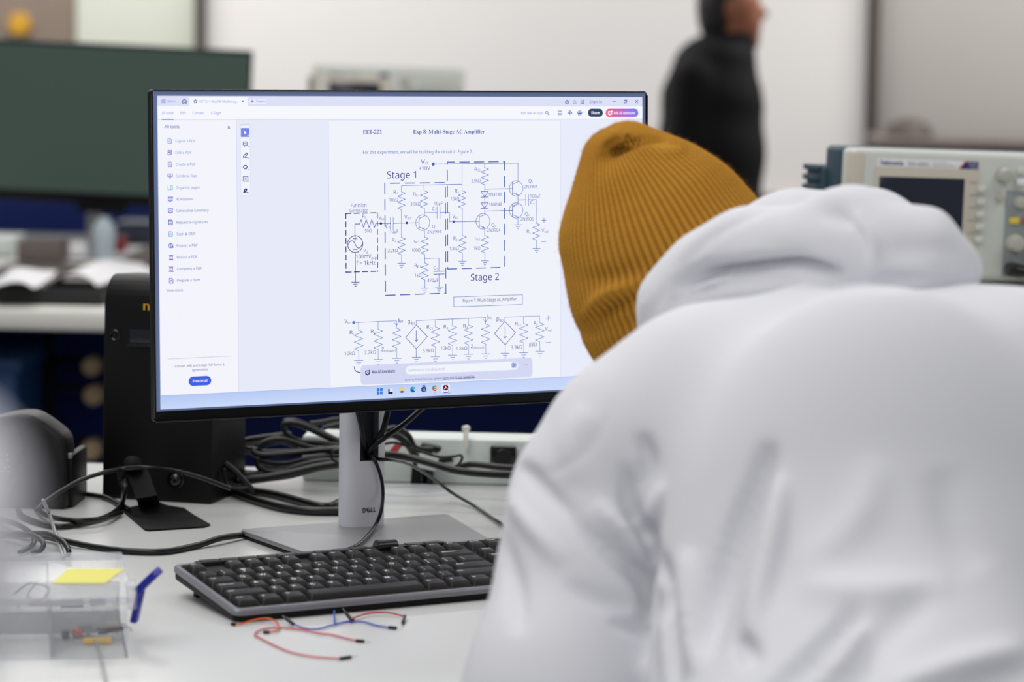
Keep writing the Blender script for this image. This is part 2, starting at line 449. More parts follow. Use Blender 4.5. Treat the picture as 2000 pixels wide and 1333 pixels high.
tag(mesh('dark_bowl', V, F, 'mullion'), 'dark dome-shaped bowl turned over on the brown cabinet', 'bowl')

# ------------------------------------------------------------------ front bench
DS0, DS1, DT0, DT1 = -1.35, 1.5, -.615, .56
d = thing('lab_bench', 'white laminate lab bench holding the lit monitor and the keyboard', 'bench', RT(0, 0, FLOOR))
V, F = rbox(DS0, DS1, DT0, DT1, -.03, 0., .003); mesh('bench_top', V, F, 'desk', d)
for s in (DS0+.08, DS1-.08):
    for t in (DT0+.1, DT1-.08):
        V, F = rbox(s-.025, s+.025, t-.025, t+.025, FLOOR, -.03, .003); mesh('leg', V, F, 'chrome', d)
V, F = rbox(DS0+.1, DS1-.1, DT1-.1, DT1-.08, -.3, -.03, .002); mesh('rear_rail', V, F, 'steelblack', d)

# ------------------------------------------------------------------ second bench
B2F = st(Pz(100, 607))[1]
d = thing('lab_bench', 'second white lab bench further back with papers and a dark monitor on it', 'bench', RT(0, 3.4, FLOOR))
V, F = rbox(-3.2, 3.2, B2F, 4.35, -.036, 0., .003); mesh('bench_top', V, F, 'deskedge', d)
V, F = rbox(-3.1, 3.1, 2.95, 2.98, -.75, -.036); mesh('modesty_panel', V, F, 'navy', d)
for s in (-3.1, -.62, .38, 3.1):
    V, F = rbox(s-.03, s+.03, B2F+.05, B2F+.11, FLOOR, -.036, .004); mesh('leg', V, F, 'steelblack', d)
    V, F = rbox(s-.03, s+.03, 4.2, 4.26, FLOOR, -.036, .004); mesh('leg', V, F, 'steelblack', d)
p = thing('desk_divider', 'navy fabric divider standing along the back of the second bench', 'divider', RT(-1.6, 4.3, 0))
V, F = rbox(-3.0, -.22, 4.25, 4.29, .0, .26, .006); mesh('fabric_panel', V, F, 'navy', p)
for s in (-2.9, -1.6, -.32):
    V, F = rbox(s-.02, s+.02, 4.23, 4.31, .0, .02, .003); mesh('foot', V, F, 'steelblack', p)

# second monitor, its dark screen turned to us
def monitor2():
    dm = 6.45; TR = Pd(494, 99, dm); 
    yaw = RA+.10; ex = np.array([math.cos(yaw), math.sin(yaw), 0.]); tl = -.030
    exr = ex*math.cos(tl)+EZ*(-math.sin(tl))*-1; exr = ex*math.cos(.034)-EZ*math.sin(.034)
    ey = EZ*math.cos(.034)+ex*math.sin(.034)
    Wd, Hd = .61, .352
    n = np.cross(exr, ey)
    c = TR-exr*Wd/2-ey*Hd/2
    base = np.array([c[0], c[1], 0])+np.array([-n[0], -n[1], 0])*.06
    r = thing('monitor', 'large switched-off monitor with a dark green-grey screen on the second bench', 'monitor', base)
    T = frame(c, exr, ey, n)
    V, F = box((0, 0, -.015), (Wd, Hd, .026), .004, T); mesh('housing', V, F, 'bezel', r)
    V, F = box((0, .008, .0), (Wd-.012, Hd-.034, .003), 0, T); mesh('screen', V, F, 'darkscreen', r)
    b = Pz(188, 478); b = np.array([base[0], base[1], 0])
    V, F = tube([b+EZ*.01-ex*.04, b+EZ*.12-ex*.04, np.array([c[0], c[1], c[2]])-n*.05-ex*.03], .015, 12, 3); mesh('stand_column', V, F, 'silver', r)
    T2 = frame(b, ex, np.cross(EZ, ex), EZ)
    V, F = prism(rounded(.24, .18, .02), 0, .01, .002, T2); mesh('stand_base', V, F, 'silver', r)
    V, F = box((-.012, -.14, -.018), (.11, .11, .02), .003, T); mesh('mount_plate', V, F, 'steelblack', r)
monitor2()

# things lying on the second bench
def slab(name, px0, px1, py, dt, h, m, label, cat, group=None, z=0.0032, rot=0., bev=.003):
    a, b = Pz(px0, py, z), Pz(px1, py, z); s0, t0, _ = st(a); s1, t1, _ = st(b)
    c = (a+b)/2; w = s1-s0
    T = frame(np.array([c[0], c[1], z])+E2*dt/2, E1*math.cos(rot)+E2*math.sin(rot), E2*math.cos(rot)-E1*math.sin(rot), EZ)
    V, F = box((0, 0, h/2), (abs(w), dt, h), bev, T)
    return tag(mesh(name, V, F, m), label, cat, group)
slab('black_binder', -20, 206, 594, .16, .030, 'blackmat', 'black binder lying along the front edge of the second bench', 'binder')
def paper(px0, px1, py, dt, z, label, bow, rz=0.):
    a, b = Pz(px0, py, z), Pz(px1, py, z); w = np.linalg.norm(b-a); c = (a+b)/2
    T = frame(np.array([c[0], c[1], z]), E1*math.cos(rz)+E2*math.sin(rz), E2*math.cos(rz)-E1*math.sin(rz), EZ)
    V = []; F = []; n = 12
    for k in (0, .0015):
        for j in range(n+1):
            for i in range(n+1):
                u, v = i/n-.5, j/n
                V.append((u*w, v*dt, k+bow*(1-4*u*u)*(1-.5*v)+.004*math.sin(5*u+4*v)+.005))
    m = (n+1)**2
    for j in range(n):
        for i in range(n):
            q = j*(n+1)+i; F.append((q+m, q+1+m, q+n+2+m, q+n+1+m)); F.append((q, q+n+1, q+n+2, q+1))
    V = np.array(V) @ T[:3, :3].T+T[:3, 3]
    tag(mesh('paper_stack', V, F, 'paper'), label, 'papers', 'loose papers on the second bench')
slab('desk_mat', -60, 330, 545, .36, .003, 'clutter', 'brown-grey mat covering the middle of the second bench', 'mat', bev=.001, z=0.)
paper(84, 190, 566, .5, .030, 'curled white sheets on the black binder, the middle and largest pile', .022)
paper(-30, 66, 572, .4, .030, 'white sheets at the left end of the black binder', .012, .1)
paper(192, 236, 566, .4, .030, 'narrow white sheet at the right end of the black binder', .01)
slab('cardboard_box', 30, 120, 512, .10, .045, 'clutter', 'flat brown-grey cardboard box lying behind the white papers', 'box', 'boxes on the second bench')
slab('cardboard_box', 240, 330, 528, .25, .03, 'clutter', 'low brown-grey box to the right of the pale blue cup', 'box', 'boxes on the second bench')
slab('cardboard_box', 222, 300, 476, .2, .05, 'greybit', 'slate-coloured box at the far side of the second bench', 'box', 'boxes on the second bench')
slab('white_tray', -40, 24, 500, .15, .04, 'racew', 'small pale tray at the left end of the second bench', 'tray')
q = Pz(203, 512); T = frame(np.array([q[0], q[1], .0032]), E1, E2, EZ)
V, F = lathe([(.018, 0), (.021, .004), (.026, .06), (.024, .075), (.014, .084), (.013, .094), (.001, .095)], 24, T)
tag(mesh('plastic_bottle', V, F, 'cup'), 'short pale blue plastic bottle standing on the second bench', 'bottle')
q = Pz(236, 500); T = frame(np.array([q[0], q[1], .0032]), E1, E2, EZ)
V, F = lathe([(.012, 0), (.014, .003), (.014, .035), (.010, .04), (.001, .041)], 20, T)
tag(mesh('red_canister', V, F, 'redplastic'), 'small dull red canister right of the pale blue bottle', 'canister')
# things under the second bench
for px, py, w, m, lb, nm in ((186, 712, .026, 'tan', 'upper tan roll on the shelf under the second bench', 'tape_roll'), (190, 768, .028, 'tan', 'middle tan roll under the second bench, just below the upper one', 'tape_roll'), (186, 874, .028, 'tan', 'lowest tan roll under the second bench near the black tower', 'tape_roll')):
    q = Pt(px, py, 2.72); T = frame(q, E1, EZ, -E2)
    V, F = lathe([(.014, 0), (w*.62, 0), (w*.7, .008), (w*.7, .04), (w*.62, .048), (.014, .048)], 26, T)
    tag(mesh(nm, V, F, m), lb, 'roll', 'tan rolls under the second bench')
sh = thing('wall_rack', 'black metal rack under the second bench holding the tan rolls', 'rack', RT(st(Pt(180, 800, 2.8))[0], 2.8, FLOOR))
sc0 = st(Pt(180, 800, 2.76))[0]
for z in (.0,):
    for ds in (-.09, .09):
        V, F = rbox(sc0+ds-.008, sc0+ds+.008, 2.78, 2.80, FLOOR, -.04, .002); mesh('upright', V, F, 'steelblack', sh)
for py in (712, 768, 874):
    zz = Pt(183, py, 2.72)[2]
    V, F = tube([RT(sc0, 2.68, zz), RT(sc0, 2.79, zz)], .006, 8, 2); mesh('peg', V, F, 'steelblack', sh)
    V, F = rbox(sc0-.09, sc0+.09, 2.79, 2.80, zz-.006, zz+.006); mesh('crossbar', V, F, 'steelblack', sh)
q0 = st(Pt(42, 700, 2.6))
V, F = rbox(q0[0]-.30, q0[0], 2.56, 2.92, FLOOR, -.12, .01); bb = thing('storage_crate', 'blue plastic crate standing under the left end of the second bench', 'crate', RT(q0[0]-.15, 2.74, FLOOR))
mesh('crate_body', V, F, 'bluebin', bb)
V, F = rbox(q0[0]-.31, q0[0]+.01, 2.55, 2.93, -.14, -.115, .004); mesh('crate_rim', V, F, 'bluebin', bb)

# ------------------------------------------------------------------ instrument shelves
def riser(label, s0, s1, t0, t1, z, zf):
    r = thing('instrument_shelf', label, 'shelf', RT((s0+s1)/2, (t0+t1)/2, zf))
    V, F = rbox(s0, s1, t0, t1, z-.022, z, .003); mesh('shelf_board', V, F, 'deskedge', r)
    for s in (s0+.05, s1-.05):
        for t in (t0+.05, t1-.05):
            V, F = rbox(s-.015, s+.015, t-.015, t+.015, zf, z-.022, .002); mesh('leg', V, F, 'steelblack', r)
    return r

# ------------------------------------------------------------------ oscilloscope
def scope(corner, yaw, roll, name_label, detail, wid=.327, hei=.158):
    """corner: the front's upper left corner"""
    ex = E1*math.cos(yaw)+E2*math.sin(yaw); n = np.cross(ex, EZ)
    exr = ex*math.cos(roll)-EZ*math.sin(roll); ey = EZ*math.cos(roll)+ex*math.sin(roll)
    o = corner-ey*hei
    r = thing('oscilloscope', name_label, 'oscilloscope', o+ex*wid/2-n*.06, 0)
    T = frame(o, exr, ey, n)
    mm = .001
    # front case
    bm = bmesh.new()
    V, F = box((wid/2, hei/2, -.022), (wid, hei, .044), .007, T, 3)
    mesh('front_case', V, F, 'beige', r)
    V, F = box((.0085, hei/2, -.012), (.0185, hei-.006, .0262), .005, T); mesh('side_band', V, F, 'beigeshade', r)
    rear = MB()
    rear.add(*box((wid/2, hei/2+.001, -.075), (wid-.001, hei-.002, .062), .006, T, 3))
    rear.add(*box((wid/2-.006, hei/2-.012, -.125), (wid+.002, hei-.03, .062), .006, T, 3))
    for i in range(9):
        rear.add(*box((.004, hei-.030-i*.0125, -.128), (.03, .007, .058), .0015, T))
    rear.obj('rear_case', 'teal', r)
    for x in (.03, wid-.03):
        for zz in (-.02, -.1):
            V, F = box((x, -.003, zz), (.02, .008, .014), .002, T); mesh('foot', V, F, 'steelblack', r)
    # screen window
    sx0, sx1, sy0, sy1 = .034, .158, .030, .131
    V, F = box(((sx0+sx1)/2+.001, (sy0+sy1)/2, .001), (sx1-sx0+.012, sy1-sy0+.012, .003), .0012, T); fr = mesh('screen_bezel', V, F, 'beigeshade', r)
    V, F = box(((sx0+sx1)/2-.006, (sy0+sy1)/2-.003, .0025), (sx1-sx0-.012, sy1-sy0-.006, .0012), .0004, T); mesh('screen', V, F, 'lcd', fr)
    # name strip
    V, F = box((.097, hei-.0165, .0006), (.132, .009, .0012), .0004, T); ns = mesh('name_strip', V, F, 'whitebtn' if detail else 'beige', r)
    tt = T.copy(); tt[:3, 3] = o+exr*.034+ey*(hei-.0188)+n*.0014
    V, F = label3d(sans('Tektronix', True), tt, .031, .0052, .015); mesh('brand_lettering', V, F, 'navyprint', ns, smooth=False)
    tt = T.copy(); tt[:3, 3] = o+exr*.070+ey*(hei-.0186)+n*.0014
    V, F = label3d(sans('TDS 2002C'), tt, .029, .0044, .012); mesh('type_lettering', V, F, 'greyprint', ns, smooth=False)
    if detail:
        tt = T.copy(); tt[:3, 3] = o+exr*.103+ey*(hei-.0152)+n*.0014
        V, F = label3d('DIGITAL STORAGE', tt, .018, .0018); mesh('small_lettering', V, F, 'greyprint', ns, smooth=False)
        tt[:3, 3] = o+exr*.103+ey*(hei-.0188)+n*.0014
        V, F = label3d('OSCILLOSCOPE', tt, .028, .0018); mesh('small_lettering', V, F, 'greyprint', ns, smooth=False)
    tt = T.copy()
    V, F = prism([(.139, hei-.0215), (.163, hei-.0215), (.163, hei-.0115), (.147, hei-.0115)], .0012, .0018, 0, T); mesh('badge', V, F, 'navyprint', ns, smooth=False)
    V, F = prism([(.1370, hei-.0215), (.139, hei-.0215), (.147, hei-.0115), (.145, hei-.0115)], .0012, .0017, 0, T); mesh('badge_stripe', V, F, 'orange_', ns, smooth=False)
    if detail:
        for yy, s in ((.0155, '70 MHz'), (.0195, '1 GS/s')):
            tt[:3, 3] = o+exr*.150+ey*(hei-yy)+n*.002; V, F = label3d(s, tt, .011, .0024); mesh('badge_lettering', V, F, 'whitebtn', ns, smooth=False)
    # soft keys
    for i in range(5):
        y = hei-.045-i*.0157
        V, F = box((.169, y, .003), (.011, .0082, .006), .0015, T); mesh('soft_key', V, F, 'btn', r)
        V, F = box((.158, y+.008, .0028), (.010, .0004, .0006), 0, T); mesh('tick_mark', V, F, 'greyprint', fr, smooth=False)
    V, F = lathe([(.003, 0), (.003, .003), (.001, .0035)], 12, T @ np.array(Matrix.Translation((.166, .016, 0)))); mesh('small_button', V, F, 'btn', r)
    # control panel
    V, F = box((.264, .058, .0006), (.122, .108, .0014), .0004, T); mesh('control_panel', V, F, 'greypanel', r)
    def knob(x, y, rad, m='knob', hh=.014, nm='knob'):
        V, F = lathe([(rad, 0), (rad*1.02, .002), (rad*.92, hh*.7), (rad*.8, hh*.95), (rad*.6, hh), (.0005, hh)], 26, T @ np.array(Matrix.Translation((x, y, .001)))); return mesh(nm, V, F, m, r)
    knob(.197, hei-.027, .0100, hh=.016)
    knob(.219, hei-.060, .0078); knob(.216, hei-.111, .0115, hh=.017); knob(.246, .0965, .0078); knob(.246, .043, .0115, hh=.017)
    knob(.285, .0965, .0078); knob(.285, .043, .0115, hh=.017)
    knob(.194, hei-.055, .0055, hh=.005); 
    def button(x, y, m, w=.011, h=.008):
        V, F = box((x, y, .003), (w, h, .006), .0015, T); return mesh('button', V, F, m, r)
    for i in range(5): button(.220+i*.021, hei-.021, 'btn', .012)
    for i in range(5): button(.220+i*.021, hei-.035, 'whitebtn' if i == 0 else 'btn', .012)
    button(.2145, hei-.083, 'yellowbtn', .012); button(.231, hei-.083, 'redbtn'); button(.264, hei-.083, 'btn'); button(.285, hei-.083, 'btn'); button(.305, hei-.083, 'btn'); button(.305, .043, 'btn')
    for x in (.212, .246, .282):
        V, F = lathe([(.0085, 0), (.0085, .008), (.0065, .009), (.0065, .018), (.001, .019)], 20, T @ np.array(Matrix.Translation((x, .014, 0)))); mesh('input_socket', V, F, 'chrome', r)
    return r, T
cor = Pd(1668, 290, 3.62)
r1, TS = scope(cor, .285, .026, 'oscilloscope with dark screen, nearest, behind the hooded person\'s right shoulder', True)
zsh = (TS @ np.array([.16, -.008, -.05, 1]))[2]
ss, tt_, _ = st(TS[:3, 3])
riser('white instrument shelf under the near oscilloscope', ss-.02, ss+.72, tt_-.03, tt_+.34, zsh-.004, FLOOR)
# black probe lead plugged into the near oscilloscope
q = (TS @ np.array([.212, .0145, .02, 1]))[:3]; nn = TS[:3, 2]
pb = thing('probe_cable', 'black probe lead plugged into the lower socket of the near oscilloscope', 'cable', np.array([q[0], q[1], zsh]))
V, F = tube([q-nn*.012, q+nn*.012, q+nn*.03+TS[:3, 0]*.012], [.009, .009, .006], 14, 5); mesh('plug', V, F, 'cable', pb)
V, F = tube([q+nn*.028+TS[:3, 0]*.01, q+nn*.05+TS[:3, 0]*.04-EZ*.004, q+nn*.04+TS[:3, 0]*.12-EZ*.012, q+nn*.03+TS[:3, 0]*.2-EZ*.014], .0035, 10, 8); mesh('lead', V, F, 'cable', pb)

cor = Pd(612, 128, 6.35)
r2, TS2 = scope(cor, .12, .018, 'blurred oscilloscope on the second bench, above the lit monitor\'s top edge', False)
ss, tt_, _ = st(TS2[:3, 3]); z2 = (TS2 @ np.array([.16, -.008, -.05, 1]))[2]
riser('white instrument shelf on the second bench under the blurred oscilloscope', ss-.1, ss+.5, tt_-.04, tt_+.3, z2-.006, 0.)

# ------------------------------------------------------------------ cable raceway on the bench's rear edge
rw = thing('power_raceway', 'pale metal power raceway along the rear edge of the front bench', 'raceway', RT(.3, .5, 0))
zr = Ppl(900, 858, RT(0, .46, 0), E2)[2]
V, F = rbox(st(Ppl(590, 860, RT(0, .46, 0), E2))[0], DS1-.1, .46, .52, .0, zr, .004); mesh('channel', V, F, 'racew', rw)
for px in (983, 1200, 1400):
    q = Ppl(px, 893, RT(0, .459, 0), E2); s = st(q)[0]
    T = frame(RT(s, .459, q[2]), E1, EZ, -E2)
    V, F = box((0, 0, .003), (.03, .026, .007), .002, T); so = mesh('outlet', V, F, 'blackgloss', rw)
    V, F = lathe([(.0095, .006), (.0105, .0065), (.009, .0075), (.009, .0072), (.001, .0072)], 20, T); mesh('outlet_ring', V, F, 'darkgrey', so)
q = Ppl(910, 858, RT(0, .458, 0), E2)
ti = thing('cable_tie', 'white nylon tie clipped over the raceway edge', 'cable tie', q)
V, F = tube([q+EZ*.012+E2*.01, q+EZ*.010, q-E2*.004, q-EZ*.010-E2*.003], .003, 8, 5); mesh('strap', V, F, 'tie', ti)
V, F = box(tuple(q+EZ*.012), (.008, .006, .006), .001); mesh('tie_head', V, F, 'tie', ti)

# ================================================================== the lit monitor
TILT, HM, SW, SH = .0386, .1591, .527, .2965
SN = np.array([0, -math.cos(TILT), math.sin(TILT)]); SV = np.array([0, math.sin(TILT), math.cos(TILT)]); SU = np.array([1., 0, 0])
SO = np.array([0., 0., HM])
def scr(px, py):
    P = Ppl(px, py, SO, SN)-SO; return float(P @ SU), float(P @ SV)
def screen_mat():
    m = bpy.data.materials.new('lit_display'); m.use_nodes = True; nt = m.node_tree; nt.nodes.clear()
    a = nt.nodes.new('ShaderNodeAttribute'); a.attribute_name = 'Col'
    e = nt.nodes.new('ShaderNodeEmission'); e.inputs[1].default_value = 1.0
    o = nt.nodes.new('ShaderNodeOutputMaterial')
    nt.links.new(a.outputs['Color'], e.inputs[0]); nt.links.new(e.outputs[0], o.inputs[0]); return m
M['lit'] = screen_mat()
class Pic:
    def __init__(s, base): s.V = []; s.F = []; s.C = []; s.L = base
    def uv(s, pts, F, col, L):
        n = len(s.V); h = (s.L+L)*.00006+.0004
        for i, p in enumerate(pts):
            s.V.append(SO+SU*p[0]+SV*p[1]+SN*h); s.C.append(lin(col[i]) if isinstance(col, list) else lin(col))
        s.F += [tuple(int(j)+n for j in f) for f in F]
    def poly(s, pts, col, L=0): s.uv([scr(*p) for p in pts], [tuple(range(len(pts)))], col, L)
    def rect(s, x0, y0, x1, y1, col, L=0): s.poly([(x0, y1), (x1, y1), (x1, y0), (x0, y0)], col, L)
    def pill(s, a, b, c, d, r, col, L=0):
        """rounded panel, its four picture corners: upper left, upper right, lower right, lower left"""
        q = [np.array(scr(*p)) for p in (d, c, b, a)]; w = (np.linalg.norm(q[1]-q[0])+np.linalg.norm(q[2]-q[3]))/2; h = (np.linalg.norm(q[3]-q[0])+np.linalg.norm(q[2]-q[1]))/2
        c0 = sum(q)/4; r *= .0005
        P = rounded(w, h, min(r, h/2-1e-5), 5, c0[0], c0[1])
        cl = col
        if isinstance(col, list):
            cl = []
            for p in P:
                t = (p[0]-c0[0])/w+.5; k = min(int(t*(len(col)-1)), len(col)-2); f = t*(len(col)-1)-k
                cl.append(tuple(col[k][i]*(1-f)+col[k+1][i]*f for i in range(3)))
        s.uv(P, [tuple(range(len(P)))], cl, L)
    def line(s, pts, col, w=1.3, L=2, close=False):
        q = [np.array(scr(*p)) for p in pts]
        if close: q.append(q[0])
        w *= .00025
        for i in range(len(q)-1):
            d = q[i+1]-q[i]; l = np.linalg.norm(d)
            if l < 1e-7: continue
            d /= l; n = np.array([-d[1], d[0]])*w; e = d*w*.8
            s.uv([q[i]-e-n, q[i+1]+e-n, q[i+1]+e+n, q[i]-e+n], [(0, 1, 2, 3)], col, L)
    def dash(s, p0, p1, on, off, col, w=1.6, L=2):
        p0 = np.array(p0, float); p1 = np.array(p1, float); l = np.linalg.norm(p1-p0); d = (p1-p0)/l; a = 0
        while a < l:
            b = min(a+on, l); s.line([p0+d*a, p0+d*b], col, w, L); a += on+off
    def circ(s, c, r, col, w=1.3, L=2, fill=None, n=26):
        u, v = scr(*c); k = .00050 if True else 0
        P = [(u+r*.000505*math.cos(2*math.pi*i/n), v+r*.000505*math.sin(2*math.pi*i/n)) for i in range(n)]
        if fill is not None: s.uv(P, [tuple(range(n))], fill, L-1)
        if w:
            hw = w*.00025
            O = [(u+(r*.000505+hw)*math.cos(2*math.pi*i/n), v+(r*.000505+hw)*math.sin(2*math.pi*i/n)) for i in range(n)]
            I = [(u+(r*.000505-hw)*math.cos(2*math.pi*i/n), v+(r*.000505-hw)*math.sin(2*math.pi*i/n)) for i in range(n)]
            s.uv(I+O, [(i, n+i, n+(i+1) % n, (i+1) % n) for i in range(n)], col, L)
    def text(s, t, x0, x1, y, cap, col, off=0., L=3):
        if t[0] < chr(0x1D000): t = sans(t, off >= .02); off = 0. if off >= .02 else off
        G, F = glyphs(t, off)
        a = scr(x0, y); b = scr(x1, y); c = scr(x0, y-cap); w = b[0]-a[0]; h = c[1]-a[1]
        s.uv([(a[0]+g[0]/G[:, 0].max()*w, a[1]+g[1]*h) for g in G], F, col, L)
    def obj(s, name, parent):
        V = np.array(s.V); o = mesh(name, V, s.F, 'lit', parent, smooth=False)
        at = o.data.color_attributes.new('Col', 'FLOAT_COLOR', 'POINT')
        at.data.foreach_set('color', np.concatenate([np.array(s.C), np.ones((len(s.C), 1))], 1).astype(np.float32).ravel())
        return o
mon = thing('monitor', 'lit monitor on a silver stand showing an amplifier circuit diagram', 'monitor', (0, .14, 0))
TM = frame(SO, SU, SV, SN)
BL, BR_, BT, BB = .0065, .0065, .0060, .0125
fr = MB()
fw, fh = SW+BL+BR_, SH+BT+BB; cy = (SH+BT-BB)/2
fr.add(*prism(rounded(fw, fh, .004, 4, 0, cy), -.009, -.0004, .0012, TM))
fr.obj('bezel', 'bezel', mon)
lp = MB()
lp.add(*box((0, -BB+.0006, .0003), (fw-.004, .0014, .0014), .0004, TM)); lp.add(*box((0, SH+BT-.0006, .0003), (fw-.006, .0012, .0014), .0003, TM))
for sx in (-1, 1): lp.add(*box((sx*(fw/2-.0006), cy, .0003), (.0012, fh-.008, .0014), .0003, TM))
lp.obj('bezel_lip', 'blackgloss', mon)
bk = MB()
bk.add(*box((0, cy, -.014), (fw-.012, fh-.012, .012), .004, TM)); bk.add(*box((0, cy-.01, -.032), (.34, .2, .03), .012, TM, 3, ))
bk.obj('rear_cover', 'bezel', mon)
V, F = box((0, SH/2+.0018, -.0003), (SW+.008, SH+.0075, .0006), 0, TM); mesh('panel_border', V, F, 'panelborder', mon)

WHT, PANE, PAGE, BARC = (247, 248, 253), (231, 234, 248), (241, 243, 251), (221, 225, 246)
INK, INK2, INKD = (58, 88, 180), (98, 124, 204), (28, 46, 140)
a_ = lambda x, y: (640+x/4.938, 230+y/4.938)
b_ = lambda x, y: (850+x/4.938, 230+y/4.938)
c5 = lambda x, y: (640+x/6.665, 420+y/6.665)
c6 = lambda x, y: (850+x/6.665, 420+y/6.665)
d7 = lambda x, y: (650+x/4.444, 600+y/4.444)
e1 = lambda x, y: (280+x/4.04, 170+y/4.04)
e2 = lambda x, y: (280+x/3.92, 490+y/3.92)
t8 = lambda x, y: (960+x/6.25, 170+y/6.25)
# the lit area itself
base = Pic(0); base.uv([(-SW/2, 0), (SW/2, 0), (SW/2, SH), (-SW/2, SH)], [(0, 1, 2, 3)], WHT, 0)
screen = base.obj('screen', mon)
def xr(y): return scr(1254, 190)  # right edge helper
UR = SW/2; ULf = -SW/2
def vband(pic, y0, y1, col, L, u0=None, u1=None):
    """a band of the display between two heights (v) given at the left edge"""
    pic.uv([(u0, y1), (u1, y1), (u1, y0), (u0, y0)], [(0, 1, 2, 3)], col, L)
vt = lambda px, py: scr(px, py)[1]
uu = lambda px, py: scr(px, py)[0]
# --- title bar
P = Pic(2); vb = vt(*e1(300, 150))
vband(P, SH, vb, BARC, 0, ULf, UR)
P.uv([(uu(*e1(362, 100)), vb), (uu(*e1(820, 100)), vb), (uu(*e1(820, 100)), SH-.0012), (uu(*e1(362, 100)), SH-.0012)], [(0, 1, 2, 3)], WHT, 1)
def T1(t, x0, x1, y, cap, col, off=0.): P.text(t, *(e1(x0, y)[0], e1(x1, y)[0]), e1(x0, y)[1], cap/4.04, col, off)
for y in (102, 113, 124): P.line([e1(143, y), e1(172, y)], INK2, 1.1)
T1('Menu', 190, 252, 122, 18, INK2)
P.line([e1(303, 113), e1(322, 96), e1(342, 113)], INK, 1.5); P.line([e1(308, 111), e1(308, 129), e1(318, 129), e1(318, 118), e1(327, 118), e1(327, 129), e1(337, 129), e1(337, 111)], INK, 1.3)
st5 = [e1(409+16*math.sin(i*math.pi/5)*(1 if i % 2 == 0 else .45), 113-16*math.cos(i*math.pi/5)*(1 if i % 2 == 0 else .45)) for i in range(10)]
P.line(st5, INK, 1.2, close=True)
T1('EET221-Exp08-Multistag..', 443, 743, 124, 20, INK2)
P.line([e1(776, 106), e1(790, 121)], INK, 1.1); P.line([e1(790, 106), e1(776, 121)], INK, 1.1)
P.pill(e1(825, 88), e1(975, 88), e1(975, 140), e1(825, 140), 4, (214, 219, 242), 1); P.pill(e1(829, 92), e1(971, 92), e1(971, 136), e1(829, 136), 3, (231, 234, 250), 2)
P.line([e1(847, 113), e1(866, 113)], INK, 1.2, 4); P.line([e1(856, 104), e1(856, 122)], INK, 1.2, 4); T1('Create', 888, 957, 122, 18, INK2)
def T8(t, x0, x1, y, cap, col, off=0.): P.text(t, t8(x0, y)[0], t8(x1, y)[0], t8(x0, y)[1], cap/6.25, col, off)
P.circ(t8(918, 185), 3.7, INK, 1.4); T8('?', 909, 927, 199, 28, INK, .02)
P.line([t8(992, 206), t8(998, 198), t8(998, 176), t8(1012, 160), t8(1026, 176), t8(1026, 198), t8(1032, 206)], INK2, .8, close=True)
for i in range(3):
    for j in range(3): x, y = 1083+i*16, 162+j*17; P.rect(*t8(x, y), *t8(x+11, y+12), INK, 2)
P.circ(t8(1122, 163), 1.3, INK2, 0, 3, (110, 110, 225))
T8('Sign in', 1192, 1342, 200, 36, INK); P.line([t8(1473, 181), t8(1510, 181)], INK, 1.3)
P.line([t8(1615, 168), t8(1640, 168), t8(1640, 196), t8(1615, 196)], INK, 1.2, close=True); P.line([t8(1622, 166), t8(1622, 160), t8(1648, 160), t8(1648, 188), t8(1642, 188)], INK, 1.2)
P.line([t8(1752, 160), t8(1784, 196)], INK, 1.3); P.line([t8(1784, 160), t8(1752, 196)], INK, 1.3)
P.obj('title_bar', screen)
# --- toolbar
P = Pic(6); vs = vt(*e1(300, 258))
vband(P, vb, vs, WHT, 0, ULf, UR); vband(P, vs+.0003, vs-.0002, (206, 211, 238), 1, ULf, UR)
for t, x0, x1 in (('All tools', 142, 235), ('Edit', 290, 333), ('Convert', 385, 480), ('E-Sign', 532, 607)): T1(t, x0, x1, 215, 20, INK2)
P.line([e1(143, 256), e1(233, 256)], (50, 84, 210), 1.6, 3)
T8('Find text or tools', 357, 623, 333, 30, INK2); P.circ(t8(670, 313), 2.7, INK, 1.2); P.line([t8(683, 328), t8(697, 343)], INK, 1.4)
for x in (757, 1145): P.line([t8(x, 295), t8(x, 340)], (205, 211, 238), .9)
P.line([t8(808, 292), t8(848, 292), t8(854, 300), t8(854, 338), t8(808, 338)], INK2, 1., close=True); P.line([t8(818, 338), t8(818, 322), t8(844, 322), t8(844, 338)], INK2, .9); P.line([t8(820, 292), t8(820, 304), t8(840, 304), t8(840, 292)], INK2, .9)
P.line([t8(938, 326), t8(928, 324), t8(927, 310), t8(936, 306), t8(944, 292), t8(960, 292), t8(968, 304), t8(976, 312), t8(974, 324), t8(964, 326)], INK, 1.3); P.line([t8(951, 340), t8(951, 312)], INK, 1.3); P.line([t8(943, 320), t8(951, 311), t8(959, 320)], INK, 1.3)
P.line([t8(1048, 306), t8(1096, 306), t8(1098, 326), t8(1046, 326)], INK, 1.3, close=True); P.line([t8(1056, 304), t8(1058, 292), t8(1086, 292), t8(1088, 304)], INK, 1.2); P.line([t8(1056, 318), t8(1088, 318), t8(1088, 340), t8(1056, 340)], INK, 1.2, close=True)
P.pill(t8(1172, 265), t8(1355, 265), t8(1355, 365), t8(1172, 365), 99, (54, 72, 108), 1); T8('Share', 1212, 1312, 332, 34, (250, 250, 255), .03)
P.pill(t8(1388, 265), t8(1787, 265), t8(1787, 367), t8(1388, 367), 99, [(242, 96, 128), (206, 84, 190), (112, 84, 224), (112, 96, 240), (120, 128, 246)], 1)
